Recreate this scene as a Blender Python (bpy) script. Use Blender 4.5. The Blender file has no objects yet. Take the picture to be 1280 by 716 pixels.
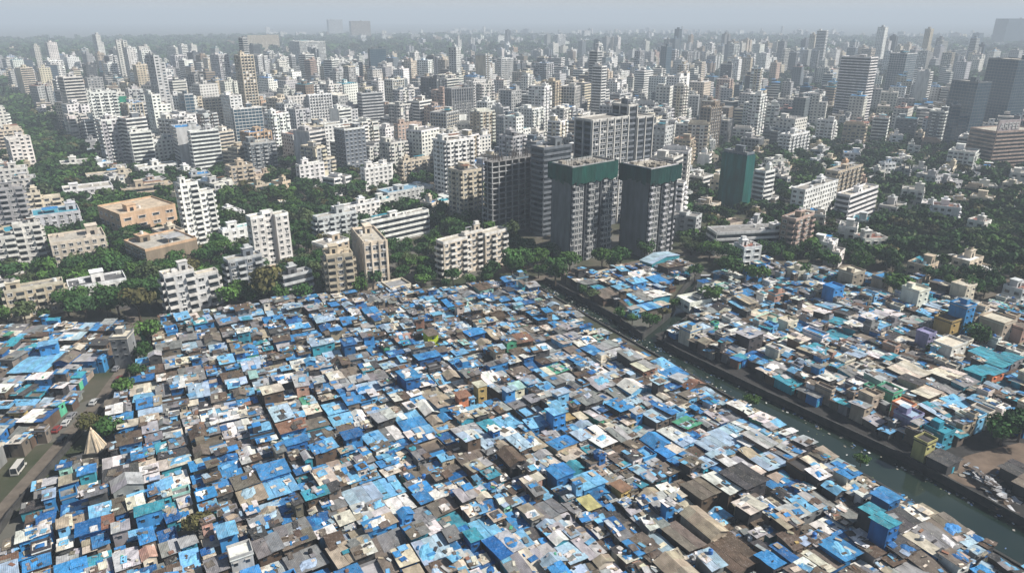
import bpy, math, random
import numpy as np
from mathutils import Vector, Matrix
from mathutils.geometry import tessellate_polygon

R = random.Random(7)
S = bpy.context.scene
COL = S.collection
rad = math.radians
# ------------------------------------------------------------------ camera maths
H, FPX, PITCH = 120.0, 880.0, rad(21)
AZ = rad(-29.8)                      # direction of the canal and of most streets
CP, SP = math.cos(PITCH), math.sin(PITCH)

def gp(px, py, z=0.0):
    """point of the plane at height z seen at a photograph pixel"""
    dx = (px - 640) / FPX; dy = (358 - py) / FPX
    t = (z - H) / (-SP + dy * CP)
    return dx * t, (CP + dy * SP) * t

def px_of(x, y, z=0.0):
    dep = y * CP - (z - H) * SP
    if dep < 1: return (-9999, 9999)
    return 640 + FPX * x / dep, 358 - FPX * (y * SP + (z - H) * CP) / dep

def uw(x, y): return x * math.sin(AZ) + y * math.cos(AZ), x * math.cos(AZ) - y * math.sin(AZ)
def xy(u, w): return u * math.sin(AZ) + w * math.cos(AZ), u * math.cos(AZ) - w * math.sin(AZ)
GRID = rad(29.8)                     # rotation of things that follow the street grid

def inpoly(x, y, P):
    r = False; j = len(P) - 1
    for i in range(len(P)):
        xi, yi = P[i]; xj, yj = P[j]
        if (yi > y) != (yj > y) and x < (xj - xi) * (y - yi) / (yj - yi) + xi: r = not r
        j = i
    return r

def G(pts, z=0): return [gp(a, b, z) for a, b in pts]

# ------------------------------------------------------------------ mesh builder
class MB:
    def __init__(s): s.v = []; s.f = []; s.m = []; s.c = []; s.uv = []
    def poly(s, pts, m=0, col=(.5, .5, .5), uv=None):
        n = len(s.v); s.v.extend(pts); k = len(pts)
        s.f.append(tuple(range(n, n + k))); s.m.append(m); s.c.append(col)
        s.uv.extend(uv if uv else [(p[0], p[1]) for p in pts])
    def box(s, x0, y0, z0, x1, y1, z1, m=0, col=(.5, .5, .5), top=None, tcol=None, bottom=False):
        A, B, C_, D = (x0, y0), (x1, y0), (x1, y1), (x0, y1)
        for p, q in ((A, B), (B, C_), (C_, D), (D, A)):
            L = math.hypot(q[0] - p[0], q[1] - p[1])
            s.poly([(p[0], p[1], z0), (q[0], q[1], z0), (q[0], q[1], z1), (p[0], p[1], z1)], m, col, [(0, z0), (L, z0), (L, z1), (0, z1)])
        s.poly([(x0, y0, z1), (x1, y0, z1), (x1, y1, z1), (x0, y1, z1)], m if top is None else top, tcol or col)
        if bottom: s.poly([(x0, y1, z0), (x1, y1, z0), (x1, y0, z0), (x0, y0, z0)], m, col)
    def cyl(s, cx, cy, z0, z1, r0, r1, n=10, m=0, col=(.5, .5, .5), cap=True):
        a = [2 * math.pi * i / n for i in range(n)]
        for i in range(n):
            j = (i + 1) % n
            s.poly([(cx + r0 * math.cos(a[i]), cy + r0 * math.sin(a[i]), z0), (cx + r0 * math.cos(a[j]), cy + r0 * math.sin(a[j]), z0),
                    (cx + r1 * math.cos(a[j]), cy + r1 * math.sin(a[j]), z1), (cx + r1 * math.cos(a[i]), cy + r1 * math.sin(a[i]), z1)], m, col)
        if cap: s.poly([(cx + r1 * math.cos(t), cy + r1 * math.sin(t), z1) for t in a], m, col)
    def add(s, o, x=0, y=0, z=0, rz=0, sc=1):
        c, t = math.cos(rz) * sc, math.sin(rz) * sc; n = len(s.v)
        s.v.extend((x + a * c - b * t, y + a * t + b * c, z + q * sc) for a, b, q in o.v)
        s.f.extend(tuple(i + n for i in f) for f in o.f)
        s.m.extend(o.m); s.c.extend(o.c); s.uv.extend(o.uv)
    def mesh(s, name, mats):
        me = bpy.data.meshes.new(name)
        me.from_pydata(s.v, [], s.f)
        for m in mats: me.materials.append(m)
        me.polygons.foreach_set('material_index', np.array(s.m, dtype=np.int32))
        a = me.attributes.new('tint', 'FLOAT_COLOR', 'FACE')
        c = np.ones((len(s.c), 4), dtype=np.float32); c[:, :3] = np.array(s.c, dtype=np.float32).reshape(-1, 3)
        a.data.foreach_set('color', c.ravel())
        u = me.uv_layers.new(name='uv')
        u.data.foreach_set('uv', np.array(s.uv, dtype=np.float32).ravel())
        me.update()
        return me
    def build(s, name, mats, parent=None, loc=(0, 0, 0), rz=0):
        return link(name, s.mesh(name, mats), parent, loc, rz)

def link(name, me, parent=None, loc=(0, 0, 0), rz=0, scale=None):
    o = bpy.data.objects.new(name, me); COL.objects.link(o)
    o.location = loc; o.rotation_euler = (0, 0, rz)
    if scale: o.scale = scale
    if parent: o.parent = parent
    return o

def tag(o, label, cat, group=None, kind=None):
    o['label'] = label; o['category'] = cat
    if group: o['group'] = group
    if kind: o['kind'] = kind
    return o
def empty(name, loc, rz=0): return link(name, None, None, loc, rz)

# ------------------------------------------------------------------ materials
class NT:
    def __init__(s, name):
        s.mat = bpy.data.materials.new(name); s.mat.use_nodes = True
        s.t = s.mat.node_tree; s.b = s.t.nodes['Principled BSDF']
        s.b.inputs['Specular IOR Level'].default_value = 0.25
    def n(s, kind, **k):
        q = s.t.nodes.new(kind)
        for a, v in k.items():
            if a.startswith('i_'): q.inputs[a[2:].replace('_', ' ')].default_value = v
            else: setattr(q, a, v)
        return q
    def l(s, a, b): s.t.links.new(a, b)
    def math(s, op, a, b=None, c=None, clamp=False):
        q = s.n('ShaderNodeMath', operation=op); q.use_clamp = clamp
        for i, v in enumerate((a, b, c)):
            if v is None: continue
            if isinstance(v, (int, float)): q.inputs[i].default_value = v
            else: s.l(v, q.inputs[i])
        return q.outputs[0]
    def mix(s, f, a, b, mode='MIX'):
        q = s.n('ShaderNodeMix', data_type='RGBA', blend_type=mode)
        for i, v in ((0, f), (6, a), (7, b)):
            if isinstance(v, (int, float)): q.inputs[i].default_value = v
            elif isinstance(v, tuple): q.inputs[i].default_value = (*v, 1)
            else: s.l(v, q.inputs[i])
        return q.outputs[2]
    def tint(s): return s.n('ShaderNodeAttribute', attribute_name='tint').outputs['Color']
    def pos(s): return s.n('ShaderNodeNewGeometry').outputs['Position']
    def uvm(s): return s.n('ShaderNodeUVMap', uv_map='uv').outputs[0]
    def noise(s, vec, sc, det=3, rough=.55):
        q = s.n('ShaderNodeTexNoise'); q.inputs['Scale'].default_value = sc; q.inputs['Detail'].default_value = det
        q.inputs['Roughness'].default_value = rough; s.l(vec, q.inputs['Vector']); return q.outputs['Fac']
    def ramp(s, f, a, b, lo=0., hi=1.):
        q = s.n('ShaderNodeMapRange'); q.inputs[1].default_value = a; q.inputs[2].default_value = b
        q.inputs[3].default_value = lo; q.inputs[4].default_value = hi; s.l(f, q.inputs[0]); return q.outputs[0]
    def scale(s, vec, v):
        q = s.n('ShaderNodeVectorMath', operation='MULTIPLY'); q.inputs[1].default_value = v; s.l(vec, q.inputs[0]); return q.outputs[0]
    def vor(s, vec, sc, out='Color'):
        q = s.n('ShaderNodeTexVoronoi'); q.inputs['Scale'].default_value = sc; s.l(vec, q.inputs['Vector']); return q.outputs[out]
    def bump(s, h, st=.4, d=.1):
        q = s.n('ShaderNodeBump'); q.inputs['Strength'].default_value = st; q.inputs['Distance'].default_value = d
        s.l(h, q.inputs['Height']); s.l(q.outputs[0], s.b.inputs['Normal'])
    def out(s, col, rough=.8):
        if isinstance(col, tuple): s.b.inputs['Base Color'].default_value = (*col, 1)
        else: s.l(col, s.b.inputs['Base Color'])
        s.b.inputs['Roughness'].default_value = rough
        return s.mat

def val(nt, f): # grey from factor
    q = nt.n('ShaderNodeCombineColor'); [nt.l(f, q.inputs[i]) for i in range(3)]; return q.outputs[0]

def m_sheet():
    t = NT('roof_sheet'); p = t.pos(); uv = t.uvm(); c = t.tint()
    big = t.ramp(t.noise(p, .45, 4, .65), .3, .7, .62, 1.25)
    cell = t.n('ShaderNodeSeparateColor'); t.l(t.vor(t.scale(uv, (1.1, .42, 1)), 1.), cell.inputs[0])
    sheet = t.ramp(cell.outputs[0], 0, 1, .78, 1.16)
    c = t.mix(1., c, val(t, t.math('MULTIPLY', big, sheet)), 'MULTIPLY')
    dirt = t.ramp(t.noise(p, .9, 5, .7), .52, .66)
    c = t.mix(t.math('MULTIPLY', dirt, .55), c, (.13, .105, .085))
    sp = t.ramp(t.noise(p, 3.2, 2, .6), .62, .70)
    c = t.mix(t.math('MULTIPLY', sp, .45), c, (.55, .52, .47))
    sx = t.n('ShaderNodeSeparateXYZ'); t.l(uv, sx.inputs[0])
    t.bump(t.math('SINE', t.math('MULTIPLY', sx.outputs[0], 18.)), .35, .05)
    return t.out(c, .72)
def m_tarp():
    t = NT('tarpaulin_sheet'); p = t.pos(); c = t.tint()
    f = t.ramp(t.noise(p, .8, 4, .6), .3, .7, .72, 1.3)
    c = t.mix(1., c, val(t, f), 'MULTIPLY')
    d = t.ramp(t.noise(p, 1.6, 4, .7), .56, .72)
    c = t.mix(t.math('MULTIPLY', d, .45), c, (.38, .36, .33))
    t.bump(t.noise(p, 1.7, 3, .6), .8, .35)
    return t.out(c, .5)
def m_plaster(name, amp=.3, rough=.85):
    t = NT(name); p = t.pos(); c = t.tint()
    f = t.ramp(t.noise(t.scale(p, (1, 1, .25)), .35, 4, .6), .3, .7, 1 - amp, 1 + amp * .6)
    c = t.mix(1., c, val(t, f), 'MULTIPLY')
    d = t.ramp(t.noise(t.scale(p, (1.2, 1.2, .12)), .8, 4, .7), .55, .75)
    c = t.mix(t.math('MULTIPLY', d, amp), c, (.09, .085, .075))
    return t.out(c, rough)
def m_roofdeck():
    t = NT('roof_deck'); p = t.pos(); c = t.tint()
    f = t.ramp(t.noise(p, .25, 5, .7), .3, .7, .6, 1.25)
    c = t.mix(1., c, val(t, f), 'MULTIPLY')
    d = t.ramp(t.noise(p, .7, 4, .7), .55, .7)
    c = t.mix(t.math('MULTIPLY', d, .5), c, (.1, .09, .08))
    return t.out(c, .9)
def m_glass():
    t = NT('window_glass'); p = t.pos()
    c = t.mix(t.ramp(t.vor(t.scale(p, (.35, .35, .33)), 1., 'Distance'), .2, .8), (.012, .016, .022), (.05, .06, .07))
    t.b.inputs['Specular IOR Level'].default_value = .5
    return t.out(c, .12)
def m_curtain():
    t = NT('window_glazing_blue'); p = t.pos()
    c = t.mix(t.noise(p, .12, 2), (.015, .045, .075), (.05, .10, .14))
    t.b.inputs['Specular IOR Level'].default_value = .6
    return t.out(c, .1)
def m_far(name, band):
    t = NT(name); c = t.tint(); uv = t.uvm(); p = t.pos()
    q = t.n('ShaderNodeSeparateXYZ'); t.l(uv, q.inputs[0])
    fu = t.math('FRACT', t.math('DIVIDE', q.outputs[0], 3.6)); fv = t.math('FRACT', t.math('DIVIDE', q.outputs[1], 3.2))
    a = t.math('MULTIPLY', t.math('GREATER_THAN', fv, .38), t.math('LESS_THAN', fv, .84))
    if not band: a = t.math('MULTIPLY', a, t.math('MULTIPLY', t.math('GREATER_THAN', fu, .26), t.math('LESS_THAN', fu, .76)))
    c = t.mix(1., c, val(t, t.ramp(t.noise(p, .06, 3), .3, .7, .75, 1.15)), 'MULTIPLY')
    c = t.mix(a, c, (.03, .037, .045))
    return t.out(c, .7)
def m_leaf():
    t = NT('foliage'); p = t.pos(); c = t.tint()
    ob = t.n('ShaderNodeObjectInfo').outputs['Random']
    f = t.ramp(t.noise(p, .11, 3), .3, .7, .6, 1.35)
    c = t.mix(1., c, val(t, t.math('MULTIPLY', f, t.ramp(ob, 0, 1, .75, 1.3))), 'MULTIPLY')
    f2 = t.ramp(t.noise(p, .05, 2), .45, .65)
    c = t.mix(t.math('MULTIPLY', f2, .18), c, (.055, .085, .025)); t.b.inputs['Specular IOR Level'].default_value = .08
    return t.out(c, .75)
def m_plain(name, col, rough=.8, amp=.25, sc=.5):
    t = NT(name); p = t.pos()
    c = t.mix(1., col, val(t, t.ramp(t.noise(p, sc, 4, .65), .3, .7, 1 - amp, 1 + amp)), 'MULTIPLY')
    return t.out(c, rough)
def m_ground():
    t = NT('earth_ground'); p = t.pos()
    c = t.mix(t.ramp(t.noise(p, .018, 5, .6), .42, .6), (.035, .045, .022), (.12, .10, .08))
    c = t.mix(t.ramp(t.noise(p, .006, 4, .6), .5, .62), c, (.03, .042, .022))
    v = t.n('ShaderNodeSeparateColor'); t.l(t.vor(p, .045), v.inputs[0])
    c = t.mix(t.math('MULTIPLY', t.math('GREATER_THAN', v.outputs[0], .7), .5), c, (.16, .15, .14))
    return t.out(c, .95)
def m_water():
    t = NT('canal_water'); p = t.pos()
    c = t.mix(t.ramp(t.noise(p, .06, 4, .6), .35, .7), (.008, .018, .014), (.022, .034, .026))
    t.bump(t.noise(p, .8, 3, .6), .12, .1)
    t.b.inputs['Specular IOR Level'].default_value = .5
    return t.out(c, .12)
def m_net():
    t = NT('green_safety_net'); p = t.pos(); c = t.tint()
    q = t.n('ShaderNodeSeparateXYZ'); t.l(p, q.inputs[0])
    f = t.ramp(t.noise(t.scale(p, (.6, .6, .15)), .8, 3), .3, .7, .6, 1.35)
    c = t.mix(1., c, val(t, f), 'MULTIPLY')
    t.bump(t.noise(t.scale(p, (1, 1, .2)), .7, 2), .6, .4)
    return t.out(c, .6)

M = dict(sheet=m_sheet(), tarp=m_tarp(), plaster=m_plaster('shack_wall', .4), wall=m_plaster('building_wall', .34), deck=m_roofdeck(),
         glass=m_glass(), curtain=m_curtain(), fgrid=m_far('distant_facade', 0), fband=m_far('distant_banded_facade', 1), leaf=m_leaf(),
         ground=m_ground(), water=m_water(), net=m_net(),
         bark=m_plain('bark', (.07, .05, .035)), asphalt=m_plain('asphalt', (.07, .065, .06), .9, .3), road=m_plain('dusty_road', (.125, .105, .085), .95, .3, .3),
         conc=m_plain('concrete', (.045, .044, .042), .9, .45, .4), dirt=m_plain('bare_dirt', (.135, .10, .075), .95, .4, .15), frame=m_plain('pale_frame', (.6, .59, .57), .6, .1),
         dark=m_plain('dark_interior', (.015, .016, .018), .9), paint=m_plaster('paint', .08, .35), tyre=m_plain('tyre_rubber', (.02, .02, .02)),
         stone=m_plain('cream_stone', (.62, .5, .36), .8, .2), path=m_plain('paved_path', (.033, .031, .03), .95, .35, .4))
WM = [M['wall'], M['glass'], M['curtain'], M['deck'], M['dark'], M['net'], M['frame']]       # building material slots
RM = [M['sheet'], M['tarp'], M['plaster'], M['glass'], M['deck'], M['dark']]                   # shack material slots

def jit(c, a=.12, r=R):
    k = 1 + r.uniform(-a, a)
    return tuple(max(.005, x * k * (1 + r.uniform(-a, a) * .3)) for x in c)

# ------------------------------------------------------------------ camera, sky, sun
cam = bpy.data.objects.new('camera', bpy.data.cameras.new('camera')); COL.objects.link(cam)
cam.data.sensor_width = 36; cam.data.lens = 36 * FPX / 1280; cam.data.clip_end = 60000; cam.data.clip_start = 1
cam.location = (0, 0, H); cam.rotation_euler = (rad(90) - PITCH, 0, 0); S.camera = cam
SUN_EL, SUN_AZ = rad(43), rad(94)          # azimuth clockwise from +Y (the way the camera looks)
w = bpy.data.worlds.new('World'); S.world = w; w.use_nodes = True
nt = w.node_tree; bg = nt.nodes['Background']
sky = nt.nodes.new('ShaderNodeTexSky'); sky.sky_type = 'NISHITA'; sky.sun_disc = False
sky.sun_elevation = SUN_EL; sky.sun_rotation = SUN_AZ; sky.air_density = 1.2; sky.dust_density = 1.0; sky.ozone_density = 1.5
gen = nt.nodes.new('ShaderNodeTexCoord'); sxyz = nt.nodes.new('ShaderNodeSeparateXYZ'); nt.links.new(gen.outputs['Generated'], sxyz.inputs[0])
mr = nt.nodes.new('ShaderNodeMapRange'); mr.inputs[1].default_value = .0; mr.inputs[2].default_value = .16; mr.inputs[3].default_value = .9; mr.inputs[4].default_value = 0; nt.links.new(sxyz.outputs[2], mr.inputs[0])
mx = nt.nodes.new('ShaderNodeMix'); mx.data_type = 'RGBA'; mx.inputs[7].default_value = (9.4, 9.4, 9.6, 1)      # smog bank along the horizon
nz = nt.nodes.new('ShaderNodeTexNoise'); nz.inputs['Scale'].default_value = 5; nz.inputs['Detail'].default_value = 4; nt.links.new(gen.outputs['Generated'], nz.inputs['Vector'])
m2 = nt.nodes.new('ShaderNodeMath'); m2.operation = 'MULTIPLY_ADD'; m2.inputs[1].default_value = .5; m2.inputs[2].default_value = .72; nt.links.new(nz.outputs['Fac'], m2.inputs[0])
m3 = nt.nodes.new('ShaderNodeMath'); m3.operation = 'MULTIPLY'; m3.use_clamp = True; nt.links.new(mr.outputs[0], m3.inputs[0]); nt.links.new(m2.outputs[0], m3.inputs[1])
nt.links.new(m3.outputs[0], mx.inputs[0]); nt.links.new(sky.outputs[0], mx.inputs[6])
nt.links.new(mx.outputs[2], bg.inputs[0]); bg.inputs[1].default_value = 0.05
sl = bpy.data.objects.new('sun', bpy.data.lights.new('sun', 'SUN')); COL.objects.link(sl)
sl.data.energy = 5.0; sl.data.angle = rad(.5); sl.data.color = (1, .955, .88)
d = Vector((math.sin(SUN_AZ) * math.cos(SUN_EL), math.cos(SUN_AZ) * math.cos(SUN_EL), math.sin(SUN_EL)))
sl.rotation_euler = d.to_track_quat('Z', 'Y').to_euler(); sl.location = d * 900
vs = S.view_settings; vs.view_transform = 'Standard'; vs.look = 'None'; vs.exposure = 0.58; vs.gamma = 1
S.cycles.max_bounces = 6; S.cycles.diffuse_bounces = 2; S.cycles.glossy_bounces = 2; S.cycles.use_denoising = True
S.cycles.sample_clamp_indirect = 4

# ------------------------------------------------------------------ the setting
def sheet_from(outer, holes, z, name, mat, label, cat):
    loops = [[Vector((x, y, 0)) for x, y in outer]] + [[Vector((x, y, 0)) for x, y in h] for h in holes]
    tris = tessellate_polygon(loops); flat = [p for l in loops for p in l]
    mb = MB()
    for t in tris:
        p = [flat[i] if isinstance(i, int) else i for i in t]
        n = (p[1] - p[0]).cross(p[2] - p[0]).z
        if n < 0: p.reverse()
        mb.poly([(q.x, q.y, z) for q in p])
    return tag(mb.build(name, [mat]), label, cat, kind='structure')

BR_L = G([(768, 395), (803, 420), (838, 392), (846, 373), (858, 357), (876, 343)])
BR_R = G([(892, 343), (870, 358), (858, 374), (866, 392), (834, 413), (829, 428)])
LBANK = [xy(272, 165.5), xy(130, 167.5), xy(-150, 169)]
RBANK = BR_R + [xy(180, 176.5), xy(141, 180), xy(117, 183), xy(96, 185.5), xy(-150, 188)]
CANAL = LBANK[::-1] + [xy(272, 174.5)] + BR_L + RBANK
BIG = 12000
sheet_from([(-BIG, -BIG), (BIG, -BIG), (BIG, BIG), (-BIG, BIG)], [CANAL], 0, 'ground', M['ground'], 'dusty earth and scrub ground under the whole city', 'ground')
mb = MB(); lo = [min(p[0] for p in CANAL) - 3, min(p[1] for p in CANAL) - 3]; hi = [max(p[0] for p in CANAL) + 3, max(p[1] for p in CANAL) + 3]
mb.poly([(lo[0], lo[1], -1.8), (hi[0], lo[1], -1.8), (hi[0], hi[1], -1.8), (lo[0], hi[1], -1.8)])
tag(mb.build('water', [M['water']]), 'dark green water lying in the straight canal', 'water', kind='structure')

def wall_line(pts, z0, z1, th, name, mat, label, cat, side=1, cope=None):
    root = empty(name, (*pts[0], 0)); tag(root, label, cat); mb = MB(); cp = MB(); ox, oy = pts[0]
    for (ax, ay), (bx, by) in zip(pts, pts[1:]):
        L = math.hypot(bx - ax, by - ay); an = math.atan2(by - ay, bx - ax)
        b = MB(); b.box(-.05, 0, z0, L + .05, th * side, z1, 0) if side > 0 else b.box(-.05, th * side, z0, L + .05, 0, z1, 0)
        mb.add(b, ax - ox, ay - oy, 0, an)
        c = MB(); y0, y1 = sorted((-.1 * side, (th + .1) * side)); c.box(-.1, y0, z1 + .004, L + .1, y1, z1 + .16, 0); cp.add(c, ax - ox, ay - oy, 0, an)
    mb.build('wall_face', [mat], root); cp.build('coping', [M['frame'] if cope is None else cope], root)
    return root
wall_line(LBANK, -3.2, .5, .6, 'canal_wall', M['conc'], 'grey concrete canal wall under the edge of the shack roofs', 'wall', -1, M['conc'])
wall_line(RBANK, -3.2, .7, .5, 'canal_wall', M['conc'], 'dark canal wall with pale coping below the bankside footpath', 'wall', 1, M['conc'])
wall_line([xy(272, 174.5)] + BR_L, -3.2, .8, .5, 'canal_wall', M['conc'], 'curved canal wall around the wedge of grey roofs at the confluence', 'wall', 1, M['conc'])

def ribbon(pts, wd, z, name, mat, label, cat):
    mb = MB(); P = [Vector((*p, 0)) for p in pts]; L = []; Q = []
    for i, p in enumerate(P):
        t = (P[min(i + 1, len(P) - 1)] - P[max(i - 1, 0)]).normalized(); n = Vector((-t.y, t.x, 0)) * wd / 2
        L.append(p + n); Q.append(p - n)
    for i in range(len(P) - 1):
        mb.poly([(Q[i].x, Q[i].y, z), (Q[i + 1].x, Q[i + 1].y, z), (L[i + 1].x, L[i + 1].y, z), (L[i].x, L[i].y, z)])
    return tag(mb.build(name, [mat]), label, cat, kind='structure')
ROADP = G([(-40, 700), (0, 643), (45, 592), (90, 541), (128, 500), (152, 466), (165, 435), (168, 405), (164, 385)])
STREETP = G([(164, 385), (160, 350), (138, 300), (100, 240), (60, 188), (20, 138), (-30, 95)])
ribbon(ROADP, 5.4, .004, 'road', M['road'], 'dusty brown road beside the boundary wall and parked vehicles', 'road')
ribbon(STREETP, 12, .008, 'road', M['asphalt'], 'shaded tree lined street running away past the orange building', 'road')
ribbon([xy(193, 178.5), xy(141, 182.4), xy(117, 185.4), xy(96, 187.9), xy(-60, 189.4)], 3.4, .016, 'path', M['path'], 'dark footpath along the far canal bank', 'path')
ribbon(G([(640, 352), (760, 336), (850, 318), (900, 322)]), 6, .016, 'road', M['road'], 'pale earth lane at the foot of the towers under construction', 'road')
sheet_from([xy(196, 178.6), xy(180, 177.5), xy(141, 181), xy(117, 184), xy(96, 186.6), xy(20, 187.6), xy(20, 290), xy(130, 310), xy(205, 290)], [], .008, 'ground', M['path'], 'dark trodden earth under the right bank settlement', 'ground')
CLEAR = G([(1178, 588), (1206, 570), (1238, 561), (1275, 553), (1310, 560), (1310, 592), (1262, 598), (1230, 612), (1196, 604)])
sheet_from(CLEAR, [], .02, 'ground', M['dirt'], 'bare reddish dirt clearing beside the canal bend', 'clearing')
def roadwall():
    pts = []
    P = [Vector((*p, 0)) for p in ROADP[:7]]
    for i, p in enumerate(P):
        t = (P[min(i + 1, len(P) - 1)] - P[max(i - 1, 0)]).normalized(); pts.append((p.x + t.y * 3.1, p.y - t.x * 3.1))
    return pts
RW = roadwall()
wall_line(RW, 0, 1.9, .3, 'boundary_wall', M['conc'], 'long grey boundary wall between the dusty road and the shacks', 'wall', -1, M['conc'])

# ------------------------------------------------------------------ colours of the settlement
PAL = dict(blue=(.04, .215, .47), deepblue=(.015, .11, .30), lightblue=(.16, .40, .61), paleblue=(.33, .44, .54), teal=(.04, .26, .34),
           straw=(.36, .34, .15),
           grey=(.20, .20, .20), lightgrey=(.37, .37, .375), charcoal=(.055, .053, .055), taupe=(.15, .125, .10), tan=(.36, .30, .225), cream=(.60, .54, .44),
           white=(.72, .70, .66), brown=(.10, .07, .05), rust=(.22, .115, .075), green=(.08, .33, .20), mint=(.30, .52, .45), pink=(.45, .27, .21), yellow=(.42, .32, .12), orange=(.55, .20, .10), lime=(.45, .55, .04), purple=(.26, .25, .40))
CW = dict(straw='straw yellow', blue='blue', deepblue='dark blue', lightblue='light blue', paleblue='pale blue', teal='teal', grey='grey', lightgrey='light grey', charcoal='charcoal',
          taupe='grey-brown', tan='tan', cream='cream', white='white', brown='brown', rust='rust red', green='green', mint='mint green', pink='pink', yellow='yellow', orange='orange', lime='lime green', purple='lilac')
def pick(tbl, r=R):
    t = sum(tbl.values()); x = r.uniform(0, t)
    for k, v in tbl.items():
        x -= v
        if x <= 0: return k
    return k
def roofcol(px, py, zone):
    t = dict(blue=13, deepblue=5, lightblue=12, paleblue=11, teal=2.5, grey=16, lightgrey=21, charcoal=6, taupe=11, tan=8, cream=11, white=14, brown=6, rust=1, green=.4, mint=.7, pink=.5)
    if zone == 'main':
        if py > 560 and px < 420: t.update(blue=24, deepblue=11, teal=7, lightblue=9, paleblue=4, grey=16)
        if py > 560 and px > 720: t.update(blue=13, lightblue=9, paleblue=7, taupe=18, brown=10, tan=15, grey=15, charcoal=7)
        if py < 440: t.update(lightgrey=18, grey=18, paleblue=13, lightblue=10, white=6, cream=7)
    elif zone == 'left': t.update(blue=18, lightblue=12, brown=13, rust=2.5, charcoal=11)
    elif zone == 'right': t.update(blue=10, lightblue=13, paleblue=11, teal=17, grey=18, taupe=14, charcoal=13, brown=10, mint=2.5, cream=9, tan=6)
    elif zone == 'tri': t.update(taupe=26, tan=12, grey=22, lightgrey=14, blue=5, lightblue=8)
    return pick(t)
WALLC = dict(grey=9, taupe=12, brown=15, charcoal=24, blue=11, deepblue=11, teal=5, lightblue=3, cream=3, white=3, tan=4, pink=1, green=1, mint=1, yellow=.6, rust=2)

# ------------------------------------------------------------------ shacks
def grid_sheet(mb, x0, y0, x1, y1, zf, nx, ny, m, colf, th=.07, edge=True):
    P = [[(x0 + (x1 - x0) * i / nx, y0 + (y1 - y0) * j / ny) for i in range(nx + 1)] for j in range(ny + 1)]
    Z = [[zf(*P[j][i], i, j) for i in range(nx + 1)] for j in range(ny + 1)]
    pt = lambda i, j, dz=0: (*P[j][i], Z[j][i] + dz)
    c = colf
    for j in range(ny):
        for i in range(nx): mb.poly([pt(i, j), pt(i + 1, j), pt(i + 1, j + 1), pt(i, j + 1)], m, c)
    if edge:
        for i in range(nx):
            mb.poly([pt(i, 0, -th), pt(i + 1, 0, -th), pt(i + 1, 0), pt(i, 0)], m, c)
            mb.poly([pt(i + 1, ny, -th), pt(i, ny, -th), pt(i, ny), pt(i + 1, ny)], m, c)
        for j in range(ny):
            mb.poly([pt(0, j + 1, -th), pt(0, j, -th), pt(0, j), pt(0, j + 1)], m, c)
            mb.poly([pt(nx, j, -th), pt(nx, j + 1, -th), pt(nx, j + 1), pt(nx, j)], m, c)

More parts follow.
